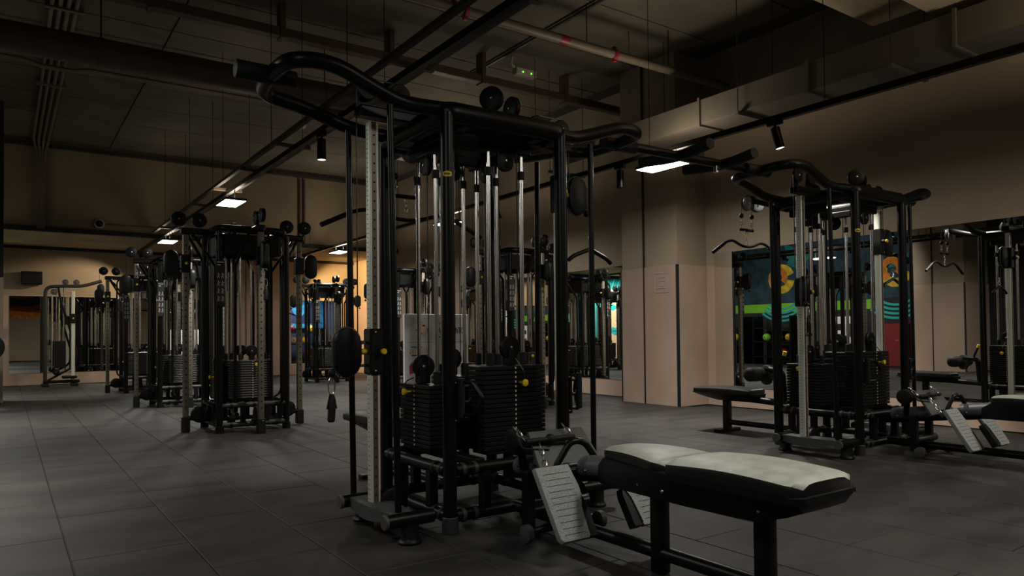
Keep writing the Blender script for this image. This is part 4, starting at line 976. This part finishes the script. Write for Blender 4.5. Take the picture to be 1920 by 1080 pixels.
# left wall, seen in the right mirror: swirl mural, lime band, racks, notice, locker
sm = thing('swirl_mural', 'dark mural with orange and yellow swirls and teal waves on the left wall', 'mural', (XL+0.01, 13.2, 0))
def P4(pts, m, nm, off, par=None): return MB().prism(pts, (off, 0, 0), (0, 1, 0), (0, 0, 1), 0.004).build(nm, m, par or sm)
P4([(-3.6, 2.05), (3.4, 2.05), (3.4, 4.0), (-3.6, 4.0)], 'navy', 'background', 0.0)
def ring(cy, cz, r0, r1, a0, a1, n=14):
    o = [(cy+r1*math.cos(R(a0+(a1-a0)*k/n)), cz+r1*math.sin(R(a0+(a1-a0)*k/n))) for k in range(n+1)]
    return o+[(cy+r0*math.cos(R(a1+(a0-a1)*k/n)), cz+r0*math.sin(R(a1+(a0-a1)*k/n))) for k in range(n+1)]
for cy in (1.45, -2.35):
    P4(ring(cy, 2.85, 0.24, 0.50, -170, 160), 'gold', 'swirl', 0.008); P4(ring(cy+0.12, 2.9, 0.15, 0.36, -80, 220), 'orange', 'swirl', 0.012)
    for k in range(4): P4(ring(cy, 2.62, 0.75+0.13*k, 0.82+0.13*k, -150, -50), 'tealbright', 'wave', 0.008+0.002*k)
P4([(0.3, 3.6), (1.3, 4.0), (1.2, 3.3), (0.7, 3.1)], 'teal', 'wave_crest', 0.008); P4([(-3.2, 3.0), (-2.6, 3.4), (-1.5, 3.1), (-1.6, 2.9)], 'teal', 'wave_crest', 0.008)
t = tag(bx(XL+0.002, XL+0.014, 11.6, 16.8, 1.74, 2.03).build('lime_band', 'lime'), 'bright lime green painted band on the left wall below the mural', 'painted band')
lk = thing('locker', 'dark red locker against the left wall', 'locker', (XL+0.26, 10.75, 0)); bx(-0.24, 0.24, -0.3, 0.3, 0.05, 1.28, 0.01).build('body', 'red', lk); bx(0.24, 0.25, -0.27, 0.27, 0.1, 1.22).build('door', 'red', lk); bx(0.25, 0.265, -0.22, -0.12, 0.78, 0.81).build('handle', 'steel', lk); bx(-0.22, 0.22, -0.28, 0.28, 0, 0.05).build('plinth', 'ink', lk)
nb = thing('notice_panel', 'narrow white notice panel standing before the left wall', 'notice board', (XL+0.5, 12.15, 0)); bx(-0.03, 0.03, -0.4, 0.4, 0.03, 1.52).build('board', 'posterwhite', nb); bx(-0.2, 0.2, -0.3, 0.3, 0, 0.03).build('foot', 'white', nb)
for (y0, y1, z0, z1, m_) in ((0.1, 0.3, 1.1, 1.3, 'ink'), (0.08, 0.32, 0.8, 0.9, 'crimson'), (0.1, 0.3, 0.35, 0.6, 'ink'), (0.1, 0.3, 0.12, 0.26, 'azure'), (-0.3, -0.05, 0.9, 1.3, 'mgrey')): bx(0.03, 0.034, y0, y1, z0, z1).build('notice_print', m_, nb)
def rack(y, label, balls):
    t = thing('storage_rack', label, 'rack', (XL+0.45, y, 0), group='storage racks by the left wall')
    for dy in (-0.7, 0.7): bx(-0.25, 0.25, dy-0.03, dy+0.03, 0, 1.6).build('side_frame', 'black', t)
    for z in (0.25, 0.75, 1.2): bx(-0.25, 0.25, -0.7, 0.7, z-0.02, z+0.02).build('shelf', 'satin', t)
    for i, (dy, z, m_, nm, where) in enumerate(balls):
        b = thing('exercise_ball', '%s ball on the %s shelf of the %s' % (nm, where, label.split(' by')[0]), 'ball', (XL+0.45, y+dy, z+0.15), group='exercise balls')
        MB().sph((0, 0, 0), 0.13, 16).build('ball_shell', m_, b); MB().cyl((0.11, 0, 0.0), (0.132, 0, 0), 0.02, 10).build('valve', 'ink', b)
rack(14.6, 'near storage rack by the left wall with yellow balls', [(-0.5, 0.75, 'yellow', 'left yellow', 'middle'), (-0.1, 0.75, 'yellow', 'middle yellow', 'middle'), (0.35, 0.75, 'lime', 'lime green', 'middle'), (0.0, 1.2, 'azure', 'blue', 'top'), (-0.3, 0.25, 'red', 'red', 'bottom')])
rack(16.4, 'far storage rack by the left wall with mixed balls', [(-0.5, 1.2, 'azure', 'left blue', 'top'), (0.0, 1.2, 'azure', 'right blue', 'top'), (-0.2, 0.75, 'yellow', 'yellow', 'middle'), (0.3, 0.25, 'red', 'red', 'bottom')])
# wall behind the camera: orange and crimson drapery mural, seen in the back mirror
dm = thing('drapery_mural', 'orange and crimson swirling mural on the wall behind the camera', 'mural', (0.8, YF+0.01, 0))
def P5(pts, m, nm, off): return MB().prism([(-a, b_) for a, b_ in pts][::-1], (0, off, 0), (-1, 0, 0), (0, 0, 1), 0.004).build(nm, m, dm)
P5([(-2.0, 2.2), (3.2, 2.2), (3.2, 4.2), (-2.0, 4.2)], 'crimson', 'background', 0.0)
P5([(-1.8, 3.0), (0.2, 2.8), (1.6, 3.3), (3.0, 3.0), (3.0, 3.3), (1.5, 3.7), (0.0, 3.2), (-1.8, 3.5)], 'ink', 'dark_fold', 0.008); P5([(-1.9, 2.2), (2.0, 2.2), (0.9, 2.5), (-0.6, 2.6), (-1.9, 2.9)], 'orange', 'bright_fold', 0.008)
# made-up alcove contents that play the mirror's blue reflection
am = thing('blue_reflection', 'bright blue panel in the added alcove, standing in for a mirror reflection', 'mural', (7.45, YB+1.93, 0)); bx(-0.88, 0.88, -0.02, 0.02, 1.35, 2.30).build('panel', 'blue', am)
MB().prism([(-0.7, 1.5), (-0.3, 2.1), (0.1, 1.6), (0.5, 2.2), (0.8, 1.5)], (0, -0.024, 0), (1, 0, 0), (0, 0, 1), 0.004).build('blue_shape', 'bluewall', am)
t = thing('storage_rack', 'black rack of balls standing in the added blue alcove', 'rack', (7.45, YB+1.5, 0))
for dx in (-0.75, 0.75): bx(dx-0.025, dx+0.025, -0.2, 0.2, 0, 1.3).build('side_frame', 'black', t)
for z in (0.45, 0.85, 1.2): bx(-0.75, 0.75, -0.2, 0.2, z-0.015, z+0.015).build('shelf', 'satin', t)
for (dx, z, m_, nm) in ((-0.6, 0.85, 'yellow', 'left yellow'), (-0.25, 0.85, 'cream', 'cream'), (0.15, 0.85, 'yellow', 'right yellow'), (0.5, 0.85, 'azure', 'blue'), (-0.3, 1.2, 'red', 'red'), (0.3, 1.2, 'yellow', 'topmost yellow'), (-0.5, 0.45, 'cream', 'low cream'), (0.2, 0.45, 'red', 'low red')):
    b = thing('exercise_ball', '%s ball on the rack in the added blue alcove' % nm, 'ball', (7.45+dx, YB+1.5, z+0.13), group='balls in the added alcove'); MB().sph((0, 0, 0), 0.115, 14).build('ball_shell', m_, b); MB().cyl((0, -0.095, 0), (0, -0.117, 0), 0.02, 8).build('valve', 'ink', b)
al = thing('ceiling_lamp', 'small added light panel in the ceiling of the added blue alcove', 'ceiling light', (7.45, YB+1.2, 0)); bx(-0.4, 0.4, -0.1, 0.1, 2.375, 2.40).build('housing', 'mgrey', al); bx(-0.38, 0.38, -0.08, 0.08, 2.368, 2.376).build('diffuser', 'lampface', al)
area('alcove_fill', (7.45, YB+1.2, 2.36), 0.7, 0.15, 22, (0.9, 0.97, 1.0), 160)  # added lamp that lights the made-up alcove
